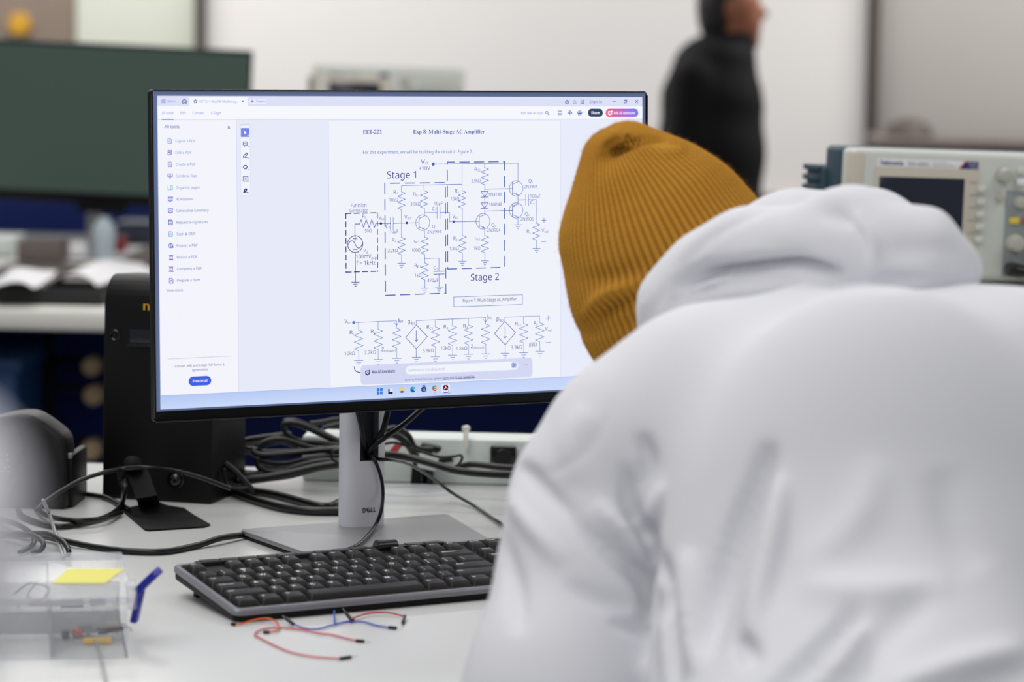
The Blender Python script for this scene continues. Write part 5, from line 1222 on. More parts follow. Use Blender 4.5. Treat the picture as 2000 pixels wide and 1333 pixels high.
# ================================================================== clear parts box
HB = .050
fr_ = Pz(250, 1287); frt = Ppl(246, 1166, fr_, CM[2]); HB = frt[2]
bkr = Pz(264, 1083, HB)
exb = -(Pz(60, 1291)-fr_); exb /= np.linalg.norm(exb)
eyb = bkr-np.array([fr_[0], fr_[1], HB]); DB = float(np.linalg.norm(eyb-exb*(eyb @ exb))); eyb = np.array([-exb[1], exb[0], 0.])
WB = .22
cb = thing('parts_box', 'clear plastic compartment box with a blue latch at the lower left', 'box', fr_-exb*WB/2+eyb*DB/2)
TB = frame(fr_-exb*WB, exb, eyb, EZ)
th = .0018
w_ = MB(); w_.add(*box((WB/2, DB/2, th/2), (WB, DB, th), .0006, TB))
for c, s in (((WB/2, th/2, HB/2), (WB, th, HB)), ((WB/2, DB-th/2, HB/2), (WB, th, HB)), ((th/2, DB/2, HB/2), (th, DB-2*th, HB)), ((WB-th/2, DB/2, HB/2), (th, DB-2*th, HB))): w_.add(*box(c, s, .0006, TB))
w_.obj('tray', 'clear', cb)
V, F = box((WB/2, DB/2, HB+.001), (WB+.004, DB+.004, .002), .0008, TB); mesh('lid', V, F, 'clear', cb)
rm = MB()
for c, s in (((WB/2, -.002, HB-.002), (WB+.006, .003, .007)), ((WB/2, DB+.002, HB-.002), (WB+.006, .003, .007)), ((-.002, DB/2, HB-.002), (.003, DB+.004, .007)), ((WB+.002, DB/2, HB-.002), (.003, DB+.004, .007))): rm.add(*box(c, s, .001, TB))
rm.obj('lid_rim', 'clearrim', cb)
for x in (WB-.063, WB-.13): V, F = box((x, DB/2, HB/2), (.0016, DB-.006, HB-.006), .0004, TB); mesh('divider', V, F, 'clearrim', cb)
V, F = box((WB/2, DB*.45, HB/2), (WB-.006, .0016, HB-.006), .0004, TB); mesh('divider', V, F, 'clearrim', cb)
V, F = box((WB+.006, DB*.33, HB-.010), (.008, .03, .022), .002, TB); mesh('latch_mount', V, F, 'clearrim', cb)
la = MB()
def rod(p, q, w, t):
    p = np.array(p); q = np.array(q); d = (q-p); l = np.linalg.norm(d); d /= l; s = CM[2]-d*(CM[2] @ d); s /= np.linalg.norm(s); n = np.cross(d, s)
    return box((l/2, 0, 0), (l, w, t), .0012, frame(p, d, n, s))
dL = float((CM @ (TB[:3, :3] @ np.array([WB+.008, DB*.33, HB-.01])+TB[:3, 3]-CAM))[2])
la.add(*rod(Pd(272, 1152, dL), Pd(308, 1117, dL-.006), .0066, .02)); la.add(*rod(Pd(276, 1150, dL), Pd(262, 1216, dL), .0056, .02)); la.add(*rod(Pd(268, 1148, dL), Pd(282, 1152, dL), .0052, .018))
la.obj('latch', 'bluelatch', cb)
nt_ = [Pz(x, y, HB+.0028) for x, y in ((102, 1141), (205, 1141), (243, 1113), (132, 1113))]
V = [tuple(p) for p in nt_]+[tuple(p+EZ*.0006) for p in nt_]
tag(mesh('sticky_note', V, [(3, 2, 1, 0), (4, 5, 6, 7), (0, 1, 5, 4), (1, 2, 6, 5), (2, 3, 7, 6), (3, 0, 4, 7)], 'note', smooth=False), 'yellow sticky note lying on the lid of the clear parts box', 'note')
def inbox(px, py, z): return Pz(px, py, z)
def bit(px, py, z, size, m, lb, rz=0., nm='electronic_part', cat='component'):
    c = Pz(px, py, z); T = frame(c, exb*math.cos(rz)+eyb*math.sin(rz), eyb*math.cos(rz)-exb*math.sin(rz), EZ)
    r = thing(nm, lb, cat, c-EZ*size[2]/2)
    V, F = box((0, 0, 0), size, min(size)*.22, T); mesh('part_body', V, F, m, r)
    for s in (-1, 1):
        p = (T @ np.array([s*size[0]/2, 0, 0, 1]))[:3]; V, F = tube([p, p+T[:3, 0]*s*.006, p+T[:3, 0]*s*.009-EZ*min(z-.001, .004)], .0005, 6, 3); mesh('lead', V, F, 'pin', r)
bit(167, 1228, .006, (.013, .008, .008), 'tealbit', 'teal component at the bottom of the clear box')
bit(150, 1236, .004, (.006, .014, .006), 'redbit', 'reddish component left of the teal one in the clear box', .3)
bit(190, 1252, .0035, (.024, .004, .005), 'yellowbit', 'long amber component at the front of the clear box')
bit(218, 1221, .0045, (.010, .004, .004), 'yellowbit', 'short amber component at the right rear of the clear box')
bit(222, 1230, .010, (.018, .004, .004), 'blackgloss', 'black slanting component at the right of the clear box', .5)
bit(128, 1240, .004, (.006, .010, .006), 'greybit', 'slate component at the left of the right compartment')
bit(200, 1233, .005, (.010, .006, .005), 'greybit', 'slate component beside the teal one in the clear box')
bit(140, 1180, .026, (.020, .010, .006), 'greybit', 'slate chip high up in the clear box under the note', .1)
bit(190, 1177, .026, (.014, .008, .005), 'greybit', 'smaller slate chip right of the other one under the note', .1)
bit(90, 1180, .024, (.030, .006, .004), 'redbit', 'long reddish component near the middle of the clear box')
cable([Pz(30, 1160, .02), Pz(60, 1140, .034), Pz(95, 1150, .036), Pz(80, 1172, .03), Pz(55, 1165, .028), Pz(70, 1140, .03)], .0009, 'grey wire curled up inside the clear box', m='wiregrey', name='wire', cat='wire')
cable([Pz(186, 1252, .004), Pz(192, 1268, .004), Pz(197, 1287, .012), Pz(203, 1308, .008), Pz(207, 1335, .003), Pz(208, 1350, .002)], .0010, 'thin grey wire hanging out of the clear box toward the camera', m='wiregrey', name='wire', cat='wire')

# ================================================================== jumper wires before the keyboard
j5 = lambda x, y, z=.0016: Pz(320+x/2.941, 1030+y/2.941, z)
def jumper(pts, m, label, ends, group='jumper wires in front of the keyboard'):
    c = j5(*pts[len(pts)//2][:2], 0); r = thing('jumper_wire', label, 'wire', c, 0, group)
    P = [j5(*p) for p in pts]; V, F = tube(P, .00082, 8, 6); mesh('wire', V, F, m, r, sharp=0)
    for (hx, hy, hz), (tx_, ty, tz) in ends:
        a = j5(hx, hy, hz); b = j5(tx_, ty, tz); d = b-a; l = np.linalg.norm(d); d /= l; s = np.cross(EZ, d); s /= np.linalg.norm(s)+1e-9
        T = frame(a, d, s, np.cross(d, s)); V, F = box((l/2, 0, 0), (l, .0025, .0025), .0004, T); mesh('connector', V, F, 'conn', r)
        V, F = tube([b, b+d*.006], .00032, 6, 2); mesh('pin', V, F, 'pin', r)
jumper([(412, 560, .0016), (450, 556, .002), (500, 540, .003), (560, 528, .004), (610, 528, .004), (650, 548, .003), (660, 575, .003), (645, 597, .002), (608, 605, .0016)], 'wireorange', 'orange jumper wire curling by the keyboard\'s front left corner', [((415, 560, .0016), (385, 556, .002)), ((608, 605, .0016), (570, 604, .0016))])
jumper([(1105, 653), (1040, 638), (960, 618), (895, 612), (800, 590), (700, 580), (610, 580), (548, 594), (522, 617, .002), (560, 642), (640, 682), (740, 722), (860, 745), (1010, 757)], 'wirepink', 'long salmon jumper wire folded into a hairpin, nearest to the camera', [((1103, 653, .0016), (1152, 657, .0016)), ((1010, 757, .0016), (1076, 746, .0018))])
jumper([(742, 556, .003), (800, 580, .002), (880, 586), (960, 566), (1060, 545), (1150, 546), (1220, 566), (1295, 578)], 'wireblue', 'light blue jumper wire with one tilted connector, left of the red one', [((745, 560, .003), (700, 524, .006)), ((1290, 577, .0016), (1338, 581, .0016))])
jumper([(1075, 530, .004), (1090, 522, .004), (1150, 502, .003), (1220, 492, .003), (1300, 494, .003), (1375, 512, .003)], 'wirered', 'red jumper wire arching at the keyboard\'s front edge', [((1078, 535, .003), (1045, 492, .008)), ((1385, 512, .003), (1372, 552, .002))])
jumper([(978, 482, .006), (980, 520, .004), (985, 555, .0018), (1030, 548, .0018), (1080, 540, .002)], 'wiredeep', 'short deep blue jumper wire with one end standing up', [((1070, 542, .002), (1092, 536, .002))])

# ================================================================== pale sleeve at the left edge
sl = Field(Pd(-190, 600, .64)-np.array([.06, .09, .35]), Pd(60, 640, .64)+np.array([.08, .09, .06]), .004)
sl.chain([Pd(-190, 860, .64), Pd(-135, 960, .63), Pd(-150, 1120, .64), Pd(-240, 1500, .66)], [.014, .015, .015, .020], .02)
V, Q = sl.surf(2)
tag(mesh('white_sleeve', V, Q, 'sleeve', sharp=0), 'pale blurred sleeve close to the camera at the left edge', 'sleeve')

# ================================================================== seated person in the white hoodie
def rp(px, d): return px*d/FPX
seat = Pd(1720, 1960, 1.98)
per = thing('person', 'person in a white hoodie and mustard knit beanie bent over the bench, seen from behind', 'person', (seat[0], seat[1], FLOOR))
X = lambda P, r, d: Pd(P[0], P[1], d)
shL, shR = Pd(1147, 982, 2.22), Pd(2290, 930, 2.14)
miL, miR = Pd(1130, 1100, 2.20), Pd(2310, 1080, 2.12)
elL, elR = Pd(1070, 1400, 2.15), Pd(2380, 1400, 2.08)
wrL, wrR = Pz(1200, 1285, .060), Pz(2010, 1255, .060)
hd_c = Pd(1290, 470, 2.56)
pel = Pd(1720, 1880, 1.96)
hipL, hipR = pel-CM[0]*.10, pel+CM[0]*.10
fwd = E2*.97-E1*.24
kneeL, kneeR = hipL+fwd*.42-E1*.05+EZ*.03, hipR+fwd*.42+E1*.05+EZ*.03
kneeL[2] = kneeR[2] = min(-.15, hipL[2]); anL = kneeL-EZ*.40-fwd*.10; anR = kneeR-EZ*.40-fwd*.10
# --- hoodie
lo = np.min([Pd(880, 560, 2.5), elL, pel, shR, elR, wrL, wrR], 0)-.22; hi = np.max([Pd(880, 560, 2.5), shR, Pd(1720, 560, 2.4), elR, wrL, wrR], 0)+.12; lo[2] = pel[2]-.21; hi[2] = Pd(1700, 480, 2.3)[2]
H = Field(lo, hi, .0048)
H.ell(Pd(1715, 1000, 2.24), (rp(445, 2.2), rp(440, 2.2), .112), [CM[0], CM[1]*.93+CM[2]*.36, CM[2]*.93-CM[1]*.36], .05)
H.cone(Pd(1385, 828, 2.24), Pd(1715, 814, 2.24), rp(196, 2.24), rp(192, 2.24), .08)
H.cone(Pd(1715, 812, 2.24), Pd(2010, 840, 2.2), rp(192, 2.24), rp(200, 2.2), .08)
H.cone(shL, Pd(1385, 824, 2.24), rp(147, 2.22), rp(194, 2.24), .04)
H.cone(Pd(1230, 876, 2.23), Pd(1385, 824, 2.24), rp(170, 2.23), rp(190, 2.24), .03)
H.cone(shR, Pd(2010, 795, 2.2), rp(150, 2.14), rp(208, 2.2), .05)
H.ell(Pd(1715, 1290, 2.12), (rp(438, 2.13), .27, .118), CM, .05)
H.cone(Pd(1715, 1330, 2.09), pel+EZ*.05, .14, .165, .05)
H.cone(pel-CM[0]*.05, pel+CM[0]*.05, .165, .165, .05)
H.chain([shL, miL, elL], [rp(147, 2.22), rp(149, 2.2), rp(180, 2.15)], .016)
H.cone(elL+EZ*.03, wrL+EZ*.004, .046, .040, .03)
H.chain([shR, miR, elR], [rp(150, 2.14), rp(147, 2.12), rp(160, 2.08)], .022)
H.cone(elR+EZ*.03, wrR+EZ*.004, .046, .040, .03)
V, Q = H.surf(5)
c3 = lambda x, y: (880+x/1.7857, 680+y/1.7857)
mm = .001
FO = [([c3(600, 420), c3(630, 560), c3(690, 680), c3(740, 800), c3(770, 1000), c3(790, 1200)], -13*mm, 17),
 ([c3(420, 600), c3(560, 720), c3(680, 820), c3(702, 900), c3(690, 990), c3(712, 1200)], -12*mm, 16),
 ([c3(500, 540), c3(620, 650), c3(700, 760)], 7*mm, 20),
 ([c3(740, 470), c3(705, 560), c3(690, 600)], 8*mm, 14),
 ([c3(820, 700), c3(830, 900), c3(850, 1150)], 7*mm, 26),
 ([c3(1120, 330), c3(1075, 480), c3(1000, 660), c3(945, 850), c3(900, 1080)], -11*mm, 26),
 ([c3(1150, 440), c3(1125, 640), c3(1075, 850), c3(1040, 1020)], 9*mm, 26),
 ([c3(1430, 910), c3(1330, 1030), c3(1200, 1150), c3(1060, 1260)], -12*mm, 24), ([c3(1440, 960), c3(1360, 1080), c3(1250, 1220)], 9*mm, 22),
 ([c3(1010, 1020), c3(1040, 1060), c3(1050, 1110)], -9*mm, 18),
 ([c3(230, 400), c3(330, 500), c3(450, 620)], -5*mm, 18), ([c3(180, 480), c3(280, 620), c3(400, 760)], 4*mm, 24),
 ([c3(660, 300), c3(690, 400), c3(640, 500)], -7*mm, 18), ([c3(180, 640), c3(230, 850), c3(240, 1000)], -4*mm, 22),
 ([c3(560, 950), c3(640, 975), c3(700, 985)], -7*mm, 12), ([c3(400, 820), c3(520, 880), c3(640, 920)], -4*mm, 20),
 ([c3(1700, 830), c3(1540, 980), c3(1440, 1150), c3(1400, 1300)], -4*mm, 44), ([c3(2010, 1050), c3(1760, 1120), c3(1500, 1200)], 6*mm, 36), ([c3(2080, 1110), c3(1850, 1170), c3(1650, 1240), c3(1500, 1330)], -5*mm, 34),
 ([c3(1200, 830), c3(1450, 850), c3(1750, 830)], 4*mm, 40), ([c3(1500, 380), c3(1400, 620), c3(1200, 780)], 3*mm, 50), ([c3(1700, 420), c3(1750, 620), c3(1850, 780)], -3*mm, 50),
 ([(1310, 592), (1416, 566), (1500, 553), (1600, 547), (1700, 553), (1800, 553), (1895, 553)], -9*mm, 13), ([c3(480, 200), c3(420, 320), c3(430, 480)], 3*mm, 36),
 # shoulder seam
 ([c3(225, 415), c3(330, 440), c3(430, 400), c3(520, 300), c3(590, 160)], -1.2*mm, 7)]
V = sculpt(V, Q, [(p_, a_m*1.25, w_d*.85) for p_, a_m, w_d in FO]); V = sculpt(V, Q, [(p_, a_m*1.0, w_d*.62) for p_, a_m, w_d in FO])
V = relax(V, Q, 2, .4)
ho = mesh('hoodie', V, Q, 'hoodie', per, sharp=0)
md = ho.modifiers.new('smooth', 'SUBSURF'); md.levels = 1; md.render_levels = 1
# --- hood bunched behind the neck
lo = Pd(1180, 720, 2.2)-.16; hi = Pd(1950, 330, 2.4)+.16
lo, hi = np.minimum(Pd(1180, 740, 2.15), Pd(1990, 740, 2.15))-.09, np.maximum(Pd(1180, 320, 2.62), Pd(1990, 320, 2.5))+.04
lo[1] -= .02; hi[0] += .03
HH = Field(lo, hi, .0042)
path = [(1300, 668, 52, 2.38), (1326, 596, 70, 2.37), (1390, 536, 78, 2.36), (1466, 504, 88, 2.33), (1552, 498, 80, 2.30), (1645, 486, 88, 2.27), (1735, 494, 82, 2.25), (1808, 508, 72, 2.24), (1868, 528, 50, 2.24)]
pts = [Pd(x, y, d) for x, y, r, d in path]; rs = [rp(r, d) for x, y, r, d in path]
HH.chain(pts, rs, .025)
HH.chain([Pd(1400, 520, 2.42), Pd(1550, 470, 2.42), Pd(1700, 470, 2.40), Pd(1840, 530, 2.36)], [.034, .036, .036, .03], .03)
HH.ell(Pd(1668, 422, 2.28), (rp(80, 2.28), rp(58, 2.28), .035), CM, .02)
HH.ell(Pd(1812, 445, 2.27), (rp(40, 2.27), rp(36, 2.27), .03), CM, .02)
HH.ell(Pd(1600, 610, 2.37), (.088, .066, .085), CM, .03)
HH.chain([Pd(1330, 640, 2.44), Pd(1300, 720, 2.46), Pd(1290, 830, 2.46)], [.03, .032, .03], .02)
V, Q = HH.surf(3)
g2 = lambda x, y: (1200+x/2.5, 340+y/2.5)
V = sculpt(V, Q, [([g2(1130, 150), g2(1190, 220), g2(1250, 310), g2(1270, 400), g2(1262, 530)], 6*mm, 9), ([g2(1090, 170), g2(1160, 240), g2(1215, 320), g2(1235, 420)], -4*mm, 10), ([g2(960, 170), g2(1080, 190), g2(1180, 230)], -7*mm, 22),
  ([g2(290, 570), g2(380, 520), g2(450, 490), g2(640, 465), g2(830, 448), g2(1000, 476), g2(1120, 492)], -30*mm, 14), ([g2(250, 640), g2(420, 580), g2(600, 530), g2(860, 512), g2(1050, 500)], -9*mm, 9), ([g2(330, 590), g2(520, 520), g2(740, 490), g2(900, 490)], 5*mm, 10),
  ([g2(1290, 400), g2(1400, 372), g2(1560, 370), g2(1700, 400)], -4*mm, 20), ([g2(1260, 520), g2(1300, 512), g2(1430, 515), g2(1740, 515)], -9*mm, 9),
  ([g2(300, 480), g2(450, 330), g2(620, 230), g2(800, 140)], -4*mm, 10), ([g2(250, 560), g2(340, 400), g2(500, 280), g2(700, 190)], 3*mm, 16), ([g2(700, 350), g2(850, 380), g2(1000, 400)], -3*mm, 24), ([g2(150, 760), g2(190, 660), g2(250, 560)], -3*mm, 10)])
V = relax(V, Q, 1, .4)
hh = mesh('hood', V, Q, 'hoodie', per, sharp=0); md = hh.modifiers.new('smooth', 'SUBSURF'); md.levels = 1; md.render_levels = 1

# --- beanie: ribbed dome around the head's own axis
sc = 2.56/FPX
up = (-CM[0]*.42+CM[1]*.907); up /= np.linalg.norm(up)
tl = .12; axu = up*math.cos(tl)-CM[2]*math.sin(tl)            # the crown leans a little toward us
ax1 = CM[0]*.907+CM[1]*.42; ax1 -= axu*(ax1 @ axu); ax1 /= np.linalg.norm(ax1); ax2 = np.cross(axu, ax1)
prof = [(-235, 196), (-215, 206), (-180, 213), (-140, 219), (-112, 220), (-98, 216), (-85, 218), (-60, 217), (-32, 212), (0, 204), (36, 192), (66, 182), (96, 167), (120, 151), (142, 135), (160, 120), (178, 106), (194, 93), (208, 80), (222, 68), (232, 56), (240, 40), (244, 22), (245, 4)]
pa = np.array(prof, float)
NR, NS = 82, 82*10; rows = 170
tt = np.linspace(0, 1, rows); seg = np.concatenate([[0], np.cumsum(np.hypot(*np.diff(pa, axis=0).T))]); seg /= seg[-1]
aa = np.interp(tt, seg, pa[:, 0]); rr = np.interp(tt, seg, pa[:, 1])
ker = np.ones(5)/5
aa[2:-2] = np.convolve(aa, ker, 'valid'); rr[2:-2] = np.convolve(rr, ker, 'valid')
th = np.linspace(0, 2*math.pi, NS, endpoint=False)
A, TH = np.meshgrid(np.arange(rows), th, indexing='ij')
a = aa[A]; r = rr[A]
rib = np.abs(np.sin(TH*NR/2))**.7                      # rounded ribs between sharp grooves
st_ = np.sin(a*2*math.pi/9.5+np.where((np.floor(TH*NR/(2*math.pi)) % 2) == 0, 0, math.pi))
amp = 2.7*np.clip(r/90, .25, 1)
r2 = r+amp*(rib-.6)+.45*st_*np.clip(r/90, 0, 1)
# soft dents and the gathered crown
r2 += 4*np.sin(2*TH+a*.02)*np.clip((a+40)/120, 0, 1)+3*np.sin(3*TH-a*.03+1)*np.clip((a+20)/120, 0, 1)
r2 *= 1-.22*np.exp(-((a-196)/20)**2)*np.clip(np.sin(3*TH+.7), 0, 1)
ell = np.sqrt(np.cos(TH)**2+(1.1*np.sin(TH))**2)
cx_off = -2*np.clip((a-120)/110, 0, 1)**1.5           # crown flops to the left
x = (r2*np.cos(TH)+cx_off)*sc; y = r2*np.sin(TH)*1.10*sc
O = hd_c+CM[2]*0.0
V = O+(a*sc)[..., None]*axu+x[..., None]*ax1+y[..., None]*ax2
V = V.reshape(-1, 3); F = []
for i in range(rows-1):
    b = i*NS
    F += [(b+k, b+(k+1) % NS, b+NS+(k+1) % NS, b+NS+k) for k in range(NS)]
F.append(tuple((rows-1)*NS+k for k in range(NS)))
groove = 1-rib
z1_ = lambda x, y: (1060+x/2.666, 220+y/2.666)
V = sculpt(V, np.array(F[:-1]), [([z1_(350, 225), z1_(400, 195), z1_(465, 165), z1_(540, 140), z1_(660, 150)], -6*mm, 8), ([z1_(440, 110), z1_(452, 140), z1_(475, 165)], -5*mm, 6), ([z1_(300, 190), z1_(360, 150), z1_(420, 120)], -2*mm, 8), ([z1_(560, 175), z1_(650, 200), z1_(760, 190)], 3*mm, 12),
  ([z1_(215, 1110), z1_(255, 1010), z1_(320, 950), z1_(420, 915), z1_(570, 875)], 5*mm, 15), ([z1_(240, 1180), z1_(290, 1080), z1_(380, 1010), z1_(540, 950)], -4*mm, 15), ([z1_(150, 900), z1_(260, 860), z1_(420, 830), z1_(600, 760)], -2*mm, 18)])
def beanie_mat():
    m = mat('mustard_rib_knit', (192, 140, 60), .95, spec=.05, bump=.5, bscale=1400, sheen=.25); nt = m.node_tree; b = nt.nodes['Principled BSDF']
    at = nt.nodes.new('ShaderNodeAttribute'); at.attribute_name = 'groove_shade'
    rp_ = nt.nodes.new('ShaderNodeMix'); rp_.data_type = 'RGBA'; rp_.inputs[6].default_value = (*lin((198, 142, 55)), 1); rp_.inputs[7].default_value = (*lin((132, 88, 30)), 1)  # shade in rib grooves and stitch hollows is painted as a darker mustard
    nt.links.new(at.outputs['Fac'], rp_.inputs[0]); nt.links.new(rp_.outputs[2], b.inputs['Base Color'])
    b.inputs['Sheen Tint'].default_value = (*lin((230, 180, 80)), 1); return m
M['beanie'] = beanie_mat()
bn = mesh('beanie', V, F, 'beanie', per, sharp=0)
at = bn.data.attributes.new('groove_shade', 'FLOAT', 'POINT')
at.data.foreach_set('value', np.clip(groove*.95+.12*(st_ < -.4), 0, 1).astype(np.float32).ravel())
# fuzz on the knit
rg = np.random.default_rng(7); NF = 14000
ii = rg.integers(6, rows-3, NF); kk = rg.integers(0, NS, NF); VV = V.reshape(rows, NS, 3)
P0 = VV[ii, kk]; nrm = P0-(O+np.outer(aa[ii]*sc, axu)); nrm /= np.linalg.norm(nrm, axis=1)[:, None]
rd = rg.normal(size=(NF, 3)); d1 = nrm+.9*rd; d1 /= np.linalg.norm(d1, axis=1)[:, None]; L = rg.uniform(.0015, .0042, NF)[:, None]
P1 = P0+d1*L*.5; P2 = P0+(d1*.6+.5*nrm+.4*rg.normal(size=(NF, 3)))*L
sd = np.cross(d1, rg.normal(size=(NF, 3))); sd /= np.linalg.norm(sd, axis=1)[:, None]; sd *= .00006
fv = np.stack([P0-sd, P0+sd, P1+sd, P1-sd, P2], 1).reshape(-1, 3); ff = []
for i in range(NF): b = i*5; ff += [(b, b+1, b+2, b+3), (b+3, b+2, b+4)]
M['fuzz'] = mat('mustard_fuzz', (206, 152, 62), .9, spec=.05)
fz = mesh('fuzz', fv, ff, 'fuzz', bn, sharp=0); fz['kind'] = 'stuff'

# --- jeans and shoes
lo = np.minimum(np.minimum(anL, anR), pel)-.2; hi = np.maximum(np.maximum(kneeL, kneeR), pel)+.2
J = Field(lo, hi, .008)
J.cone(hipL, hipR, .135, .135, .03)
for h_, k_, a_n in ((hipL, kneeL, anL), (hipR, kneeR, anR)): J.cone(h_, k_, .098, .072, .03); J.cone(k_, a_n, .068, .052, .02)
V, Q = J.surf(2); mesh('jeans', V, Q, 'jeans', per, sharp=0)
for an in (anL, anR):
    S = Field(an-.25, an+.25, .006); S.cone(an-EZ*.03, an-EZ*.055+fwd*.13, .045, .038, .02); S.cone(an-EZ*.03, an+EZ*.02, .046, .045, .02); V, Q = S.surf(1); V[:, 2] = np.maximum(V[:, 2], an[2]-.085); mesh('shoe', V, Q, 'blackmat', per, sharp=0)
# --- body with head, face and hands
fdir = (axu*-.25+ (CM[2]*.80-CM[0]*.36-CM[1]*.35)); fdir -= axu*(fdir @ axu); fdir /= np.linalg.norm(fdir); sdir = np.cross(fdir, axu)
lo = np.min([elL, elR, pel, anL, hd_c, wrL, wrR], 0)-.2; hi = np.max([elL, elR, pel, kneeR, kneeL, hd_c, wrL, wrR], 0)+.22; lo[2] = anL[2]-.06; hi[2] = hd_c[2]+.16
B = Field(lo, hi, .0062)
hc = hd_c-axu*.015
B.ell(hc+axu*.012, (.070, .088, .082), [sdir, fdir, axu], .02)
B.ell(hc-axu*.07+fdir*.030, (.056, .062, .062), [sdir, fdir, axu], .03)
B.cone(hc-axu*.045+fdir*.09, hc-axu*.072+fdir*.107, .008, .013, .012)                  # nose
B.cone(hc-axu*.098+fdir*.082-sdir*.016, hc-axu*.098+fdir*.082+sdir*.016, .009, .009, .01)  # lips
B.cone(hc-axu*.128+fdir*.070, hc-axu*.130+fdir*.072, .018, .018, .02)                  # chin
for s in (-1, 1):
    B.ell(hc-axu*.045+fdir*.083+sdir*s*.032, (.016, .010, .010), [sdir, fdir, axu], .006, True)
    B.ell(hc-axu*.055+sdir*s*.074, (.009, .018, .030), [sdir, fdir, axu], .008)
nk = Pd(1620, 690, 2.36)
B.cone(hc-axu*.10-fdir*.02, nk, .050, .056, .03)
B.ell(Pd(1715, 990, 2.27), (.125, .14, .07), [CM[0], CM[1]*.93+CM[2]*.36, CM[2]*.93-CM[1]*.36], .03)
B.cone(shL+CM[2]*.012+CM[0]*.03, shR+CM[2]*.012-CM[0]*.03, .028, .028, .02); B.cone(nk, Pd(1715, 960, 2.28), .055, .09, .04)
B.cone(Pd(1715, 1130, 2.17), pel+CM[2]*.03, .07, .09, .03)
for s_, m_, e_, w_r in ((shL, miL, elL, wrL), (shR, miR, elR, wrR)): B.cone(s_+CM[2]*.008, e_, .030, .032, .015); B.cone(e_+EZ*.02, w_r, .034, .026, .015)
for h_, k_, a_n in ((hipL, kneeL, anL), (hipR, kneeR, anR)): B.cone(h_, k_, .08, .055, .03); B.cone(k_, a_n, .05, .035, .02)
def hand(w, d, side):
    d = d/np.linalg.norm(d); sd = np.cross(d, EZ); sd /= np.linalg.norm(sd); pal = w+d*.055; pal[2] = .034
    B.cone(w, w+d*.03-EZ*.008, .024, .022, .012)
    for k in range(4): B.cone(w+d*.02+sd*(k-1.5)*.008-EZ*.006, pal+d*.03+sd*(k-1.5)*.0185, .015, .0125, .008)
    for k in range(4):
        o = pal+d*.03+sd*(k-1.5)*.0195; l = (.040, .046, .044, .034)[k if side > 0 else 3-k]; fan = d+sd*(k-1.5)*.09
        p1 = o+fan*l*.9+EZ*.004; p2 = p1+fan*l*.55-EZ*.012; B.chain([o, p1, p2], [.0098, .0088, .0075], .003)
    b0 = w+d*.03-sd*side*.026-EZ*.01; b1 = b0+d*.026-sd*side*.020-EZ*.004; b2 = b1+d*.026-sd*side*.006-EZ*.006; B.chain([b0, b1, b2], [.013, .0105, .0085], .006)
hand(wrL, wrL-elL+E1*.05-EZ*(wrL-elL)[2], 1); hand(wrR, wrR-elR-E1*.04-EZ*(wrR-elR)[2], -1)
V, Q = B.surf(1); mesh('body', V, Q, 'skin', per, sharp=0)
for s in (-1, 1):
    T = frame(hc-axu*.046+fdir*.076+sdir*s*.032, sdir, axu, -fdir)
    V, F = lathe([(.0005, -.010), (.006, -.0085), (.0095, -.004), (.0105, 0), (.0095, .004), (.0005, .01)], 16, T); mesh('eye', V, F, 'eye', per)

# --- stool
sz = pel[2]-.188
sto = thing('stool', 'black round lab stool under the person in the white hoodie', 'stool', (pel[0], pel[1], FLOOR))
T = frame(np.array([pel[0], pel[1], sz-.05]), E1, E2, EZ)
V, F = lathe([(.001, 0), (.16, 0), (.175, .012), (.175, .036), (.165, .048), (.001, .05)], 36, T); mesh('seat', V, F, 'blackmat', sto)
V, F = lathe([(.001, FLOOR-sz+.1), (.028, FLOOR-sz+.1), (.028, -.25), (.02, -.25), (.02, 0), (.001, 0)], 20, T); mesh('column', V, F, 'chrome', sto)
V, F = tube([T[:3, 3]+E1*.2*math.cos(t)+E2*.2*math.sin(t)+EZ*(anL[2]-.095-T[2, 3]) for t in np.linspace(0, 2*math.pi*.99, 24)], .01, 10, 3); mesh('foot_ring', V, F, 'chrome', sto)
for i in range(5):
    t = 2*math.pi*i/5; e = np.array([pel[0], pel[1], FLOOR+.03])+(E1*math.cos(t)+E2*math.sin(t))*.27
    V, F = tube([np.array([pel[0], pel[1], FLOOR+.12]), np.array([pel[0], pel[1], FLOOR+.1])*.4+e*.6+EZ*.02, e], [.022, .02, .014], 10, 5); lg_ = mesh('leg', V, F, 'blackmat', sto)
    V, F = lathe([(.012, -.03), (.02, -.028), (.02, -.01), (.012, 0), (.001, 0)], 14, frame(e, E1, E2, EZ)); mesh('foot_glide', V, F, 'blackgloss', lg_)

# ================================================================== standing person in the background
DP = 8.4
Q_ = lambda x, y, o=0.: Pd(x, y, DP+o)
k = DP/FPX
ft = Q_(1400, 900); 
p2 = thing('person', 'blurred person in a black jacket standing near the white wall, turned to the right', 'person', (ft[0], ft[1], FLOOR))
lo = np.minimum(Q_(1240, 1060), Q_(1560, 1060))-.2; hi = np.maximum(Q_(1240, -120), Q_(1560, -120))+.2; lo[2] = FLOOR-.02
Jk = Field(lo, hi, .012)
Jk.chain([Q_(1402, 130), Q_(1392, 190), Q_(1388, 300), Q_(1386, 420), Q_(1386, 560)], [.092, .138, .148, .142, .14], .04)
Jk.ell(Q_(1396, 116), (.105, .056, .11), CM, .05)
Jk.cone(Q_(1432, 92), Q_(1436, 66), .062, .060, .02)
for o in (-.10, .09):
    Jk.chain([Q_(1352 if o < 0 else 1405, 155, o), Q_(1338 if o < 0 else 1428, 320, o), Q_(1372 if o < 0 else 1440, 490, o)], [.062, .056, .045], .03)
V, Qd = Jk.surf(2); mesh('jacket', V, Qd, 'jacket', p2, sharp=0)
Bd = Field(lo, hi, .011)
hx = Q_(1430, 12)
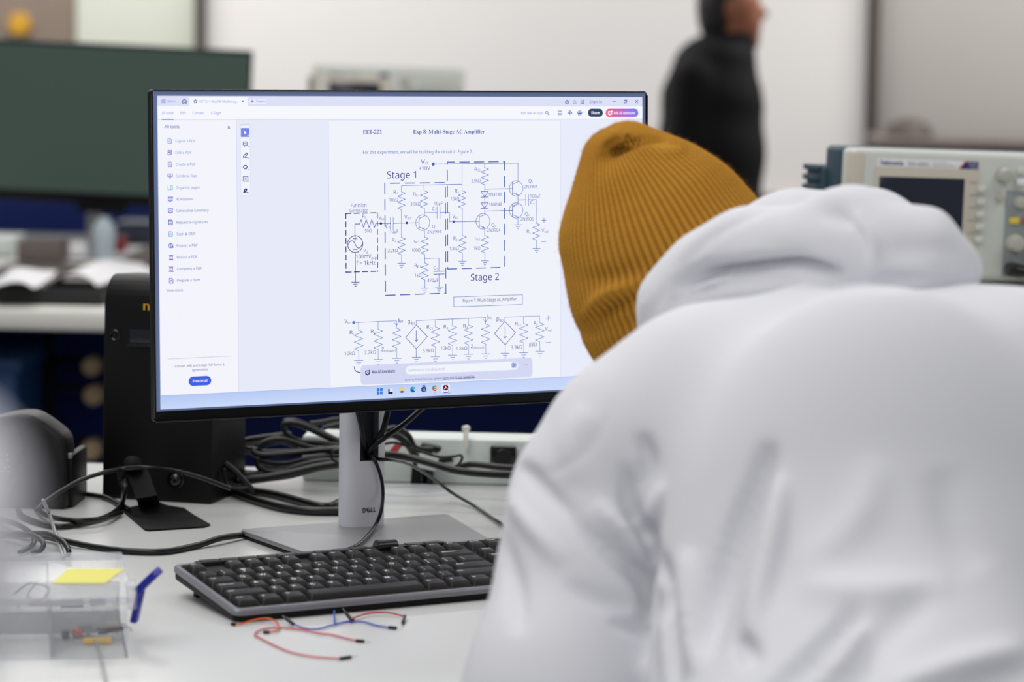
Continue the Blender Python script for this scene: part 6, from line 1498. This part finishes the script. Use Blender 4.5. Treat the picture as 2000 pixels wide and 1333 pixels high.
Bd.ell(hx+EZ*.01, (.078, .088, .10), CM, .03); Bd.ell(hx-EZ*.055+CM[0]*.026, (.058, .055, .065), CM, .03)
Bd.cone(hx+CM[0]*.082-EZ*.005, hx+CM[0]*.094-EZ*.022, .010, .013, .01); Bd.cone(hx+CM[0]*.066-EZ*.07, hx+CM[0]*.072-EZ*.07, .012, .01, .01); Bd.cone(hx+CM[0]*.060-EZ*.105, hx+CM[0]*.062-EZ*.105, .02, .02, .02)
Bd.ell(hx+CM[0]*.010-EZ*.012-CM[2]*.080, (.018, .03, .01), CM, .01)
Bd.cone(hx-EZ*.06-CM[0]*.01, Q_(1415, 120), .056, .064, .03)
Bd.chain([Q_(1405, 140), Q_(1388, 300), Q_(1386, 560)], [.09, .11, .11], .03)
for o in (-.08, .08):
    Bd.cone(Q_(1386, 560, o), Q_(1388, 760, o), .085, .062, .03); Bd.cone(Q_(1388, 760, o), Q_(1384, 985, o), .058, .045, .02); Bd.cone(Q_(1384, 985, o), Q_(1440, 1000, o), .045, .04, .02)
    w = Q_(1372 if o < 0 else 1440, 490, o*1.1); d = -EZ+CM[0]*.2; d /= np.linalg.norm(d); sd = CM[0]
    Bd.cone(w, w+d*.09, .032, .036, .02)
    for f_ in range(4): a0 = w+d*.09+sd*(f_-1.5)*.02; Bd.chain([a0, a0+d*.05, a0+d*.08+CM[0]*.01], [.012, .011, .009], .004)
    Bd.chain([w+d*.03+sd*.03, w+d*.06+sd*.05, w+d*.095+sd*.05], [.014, .012, .010], .006)
V, Qd = Bd.surf(1); V[:, 2] = np.maximum(V[:, 2], FLOOR); mesh('body', V, Qd, 'skin2', p2, sharp=0)
Hr = Field(hx-.2, hx+.2, .008)
Hr.ell(hx+EZ*.030-CM[0]*.010, (.088, .092, .098), CM, .02); Hr.ell(hx-CM[0]*.040-EZ*.03, (.058, .085, .080), CM, .03); Hr.ell(hx+CM[0]*.085-EZ*.055, (.075, .13, .085), CM, .03, True)
V, Qd = Hr.surf(1); mesh('hair', V, Qd, 'hair', p2, sharp=0)
Tr = Field(lo, hi, .012)
for o in (-.08, .08): Tr.cone(Q_(1386, 540, o), Q_(1388, 760, o), .105, .08, .03); Tr.cone(Q_(1388, 760, o), Q_(1384, 990, o), .078, .066, .02)
V, Qd = Tr.surf(1); V[:, 2] = np.maximum(V[:, 2], FLOOR+.03); mesh('trousers', V, Qd, 'jacket', p2, sharp=0)
for o in (-.08, .08):
    b = Q_(1384, 990, o); b[2] = FLOOR+.035; Sh = Field(b-.3, b+.3, .01); Sh.cone(b, b+CM[0]*.14-EZ*.005, .05, .04, .02); V, Qd = Sh.surf(1); V[:, 2] = np.maximum(V[:, 2], FLOOR+.001); mesh('shoe', V, Qd, 'blackmat', p2, sharp=0)
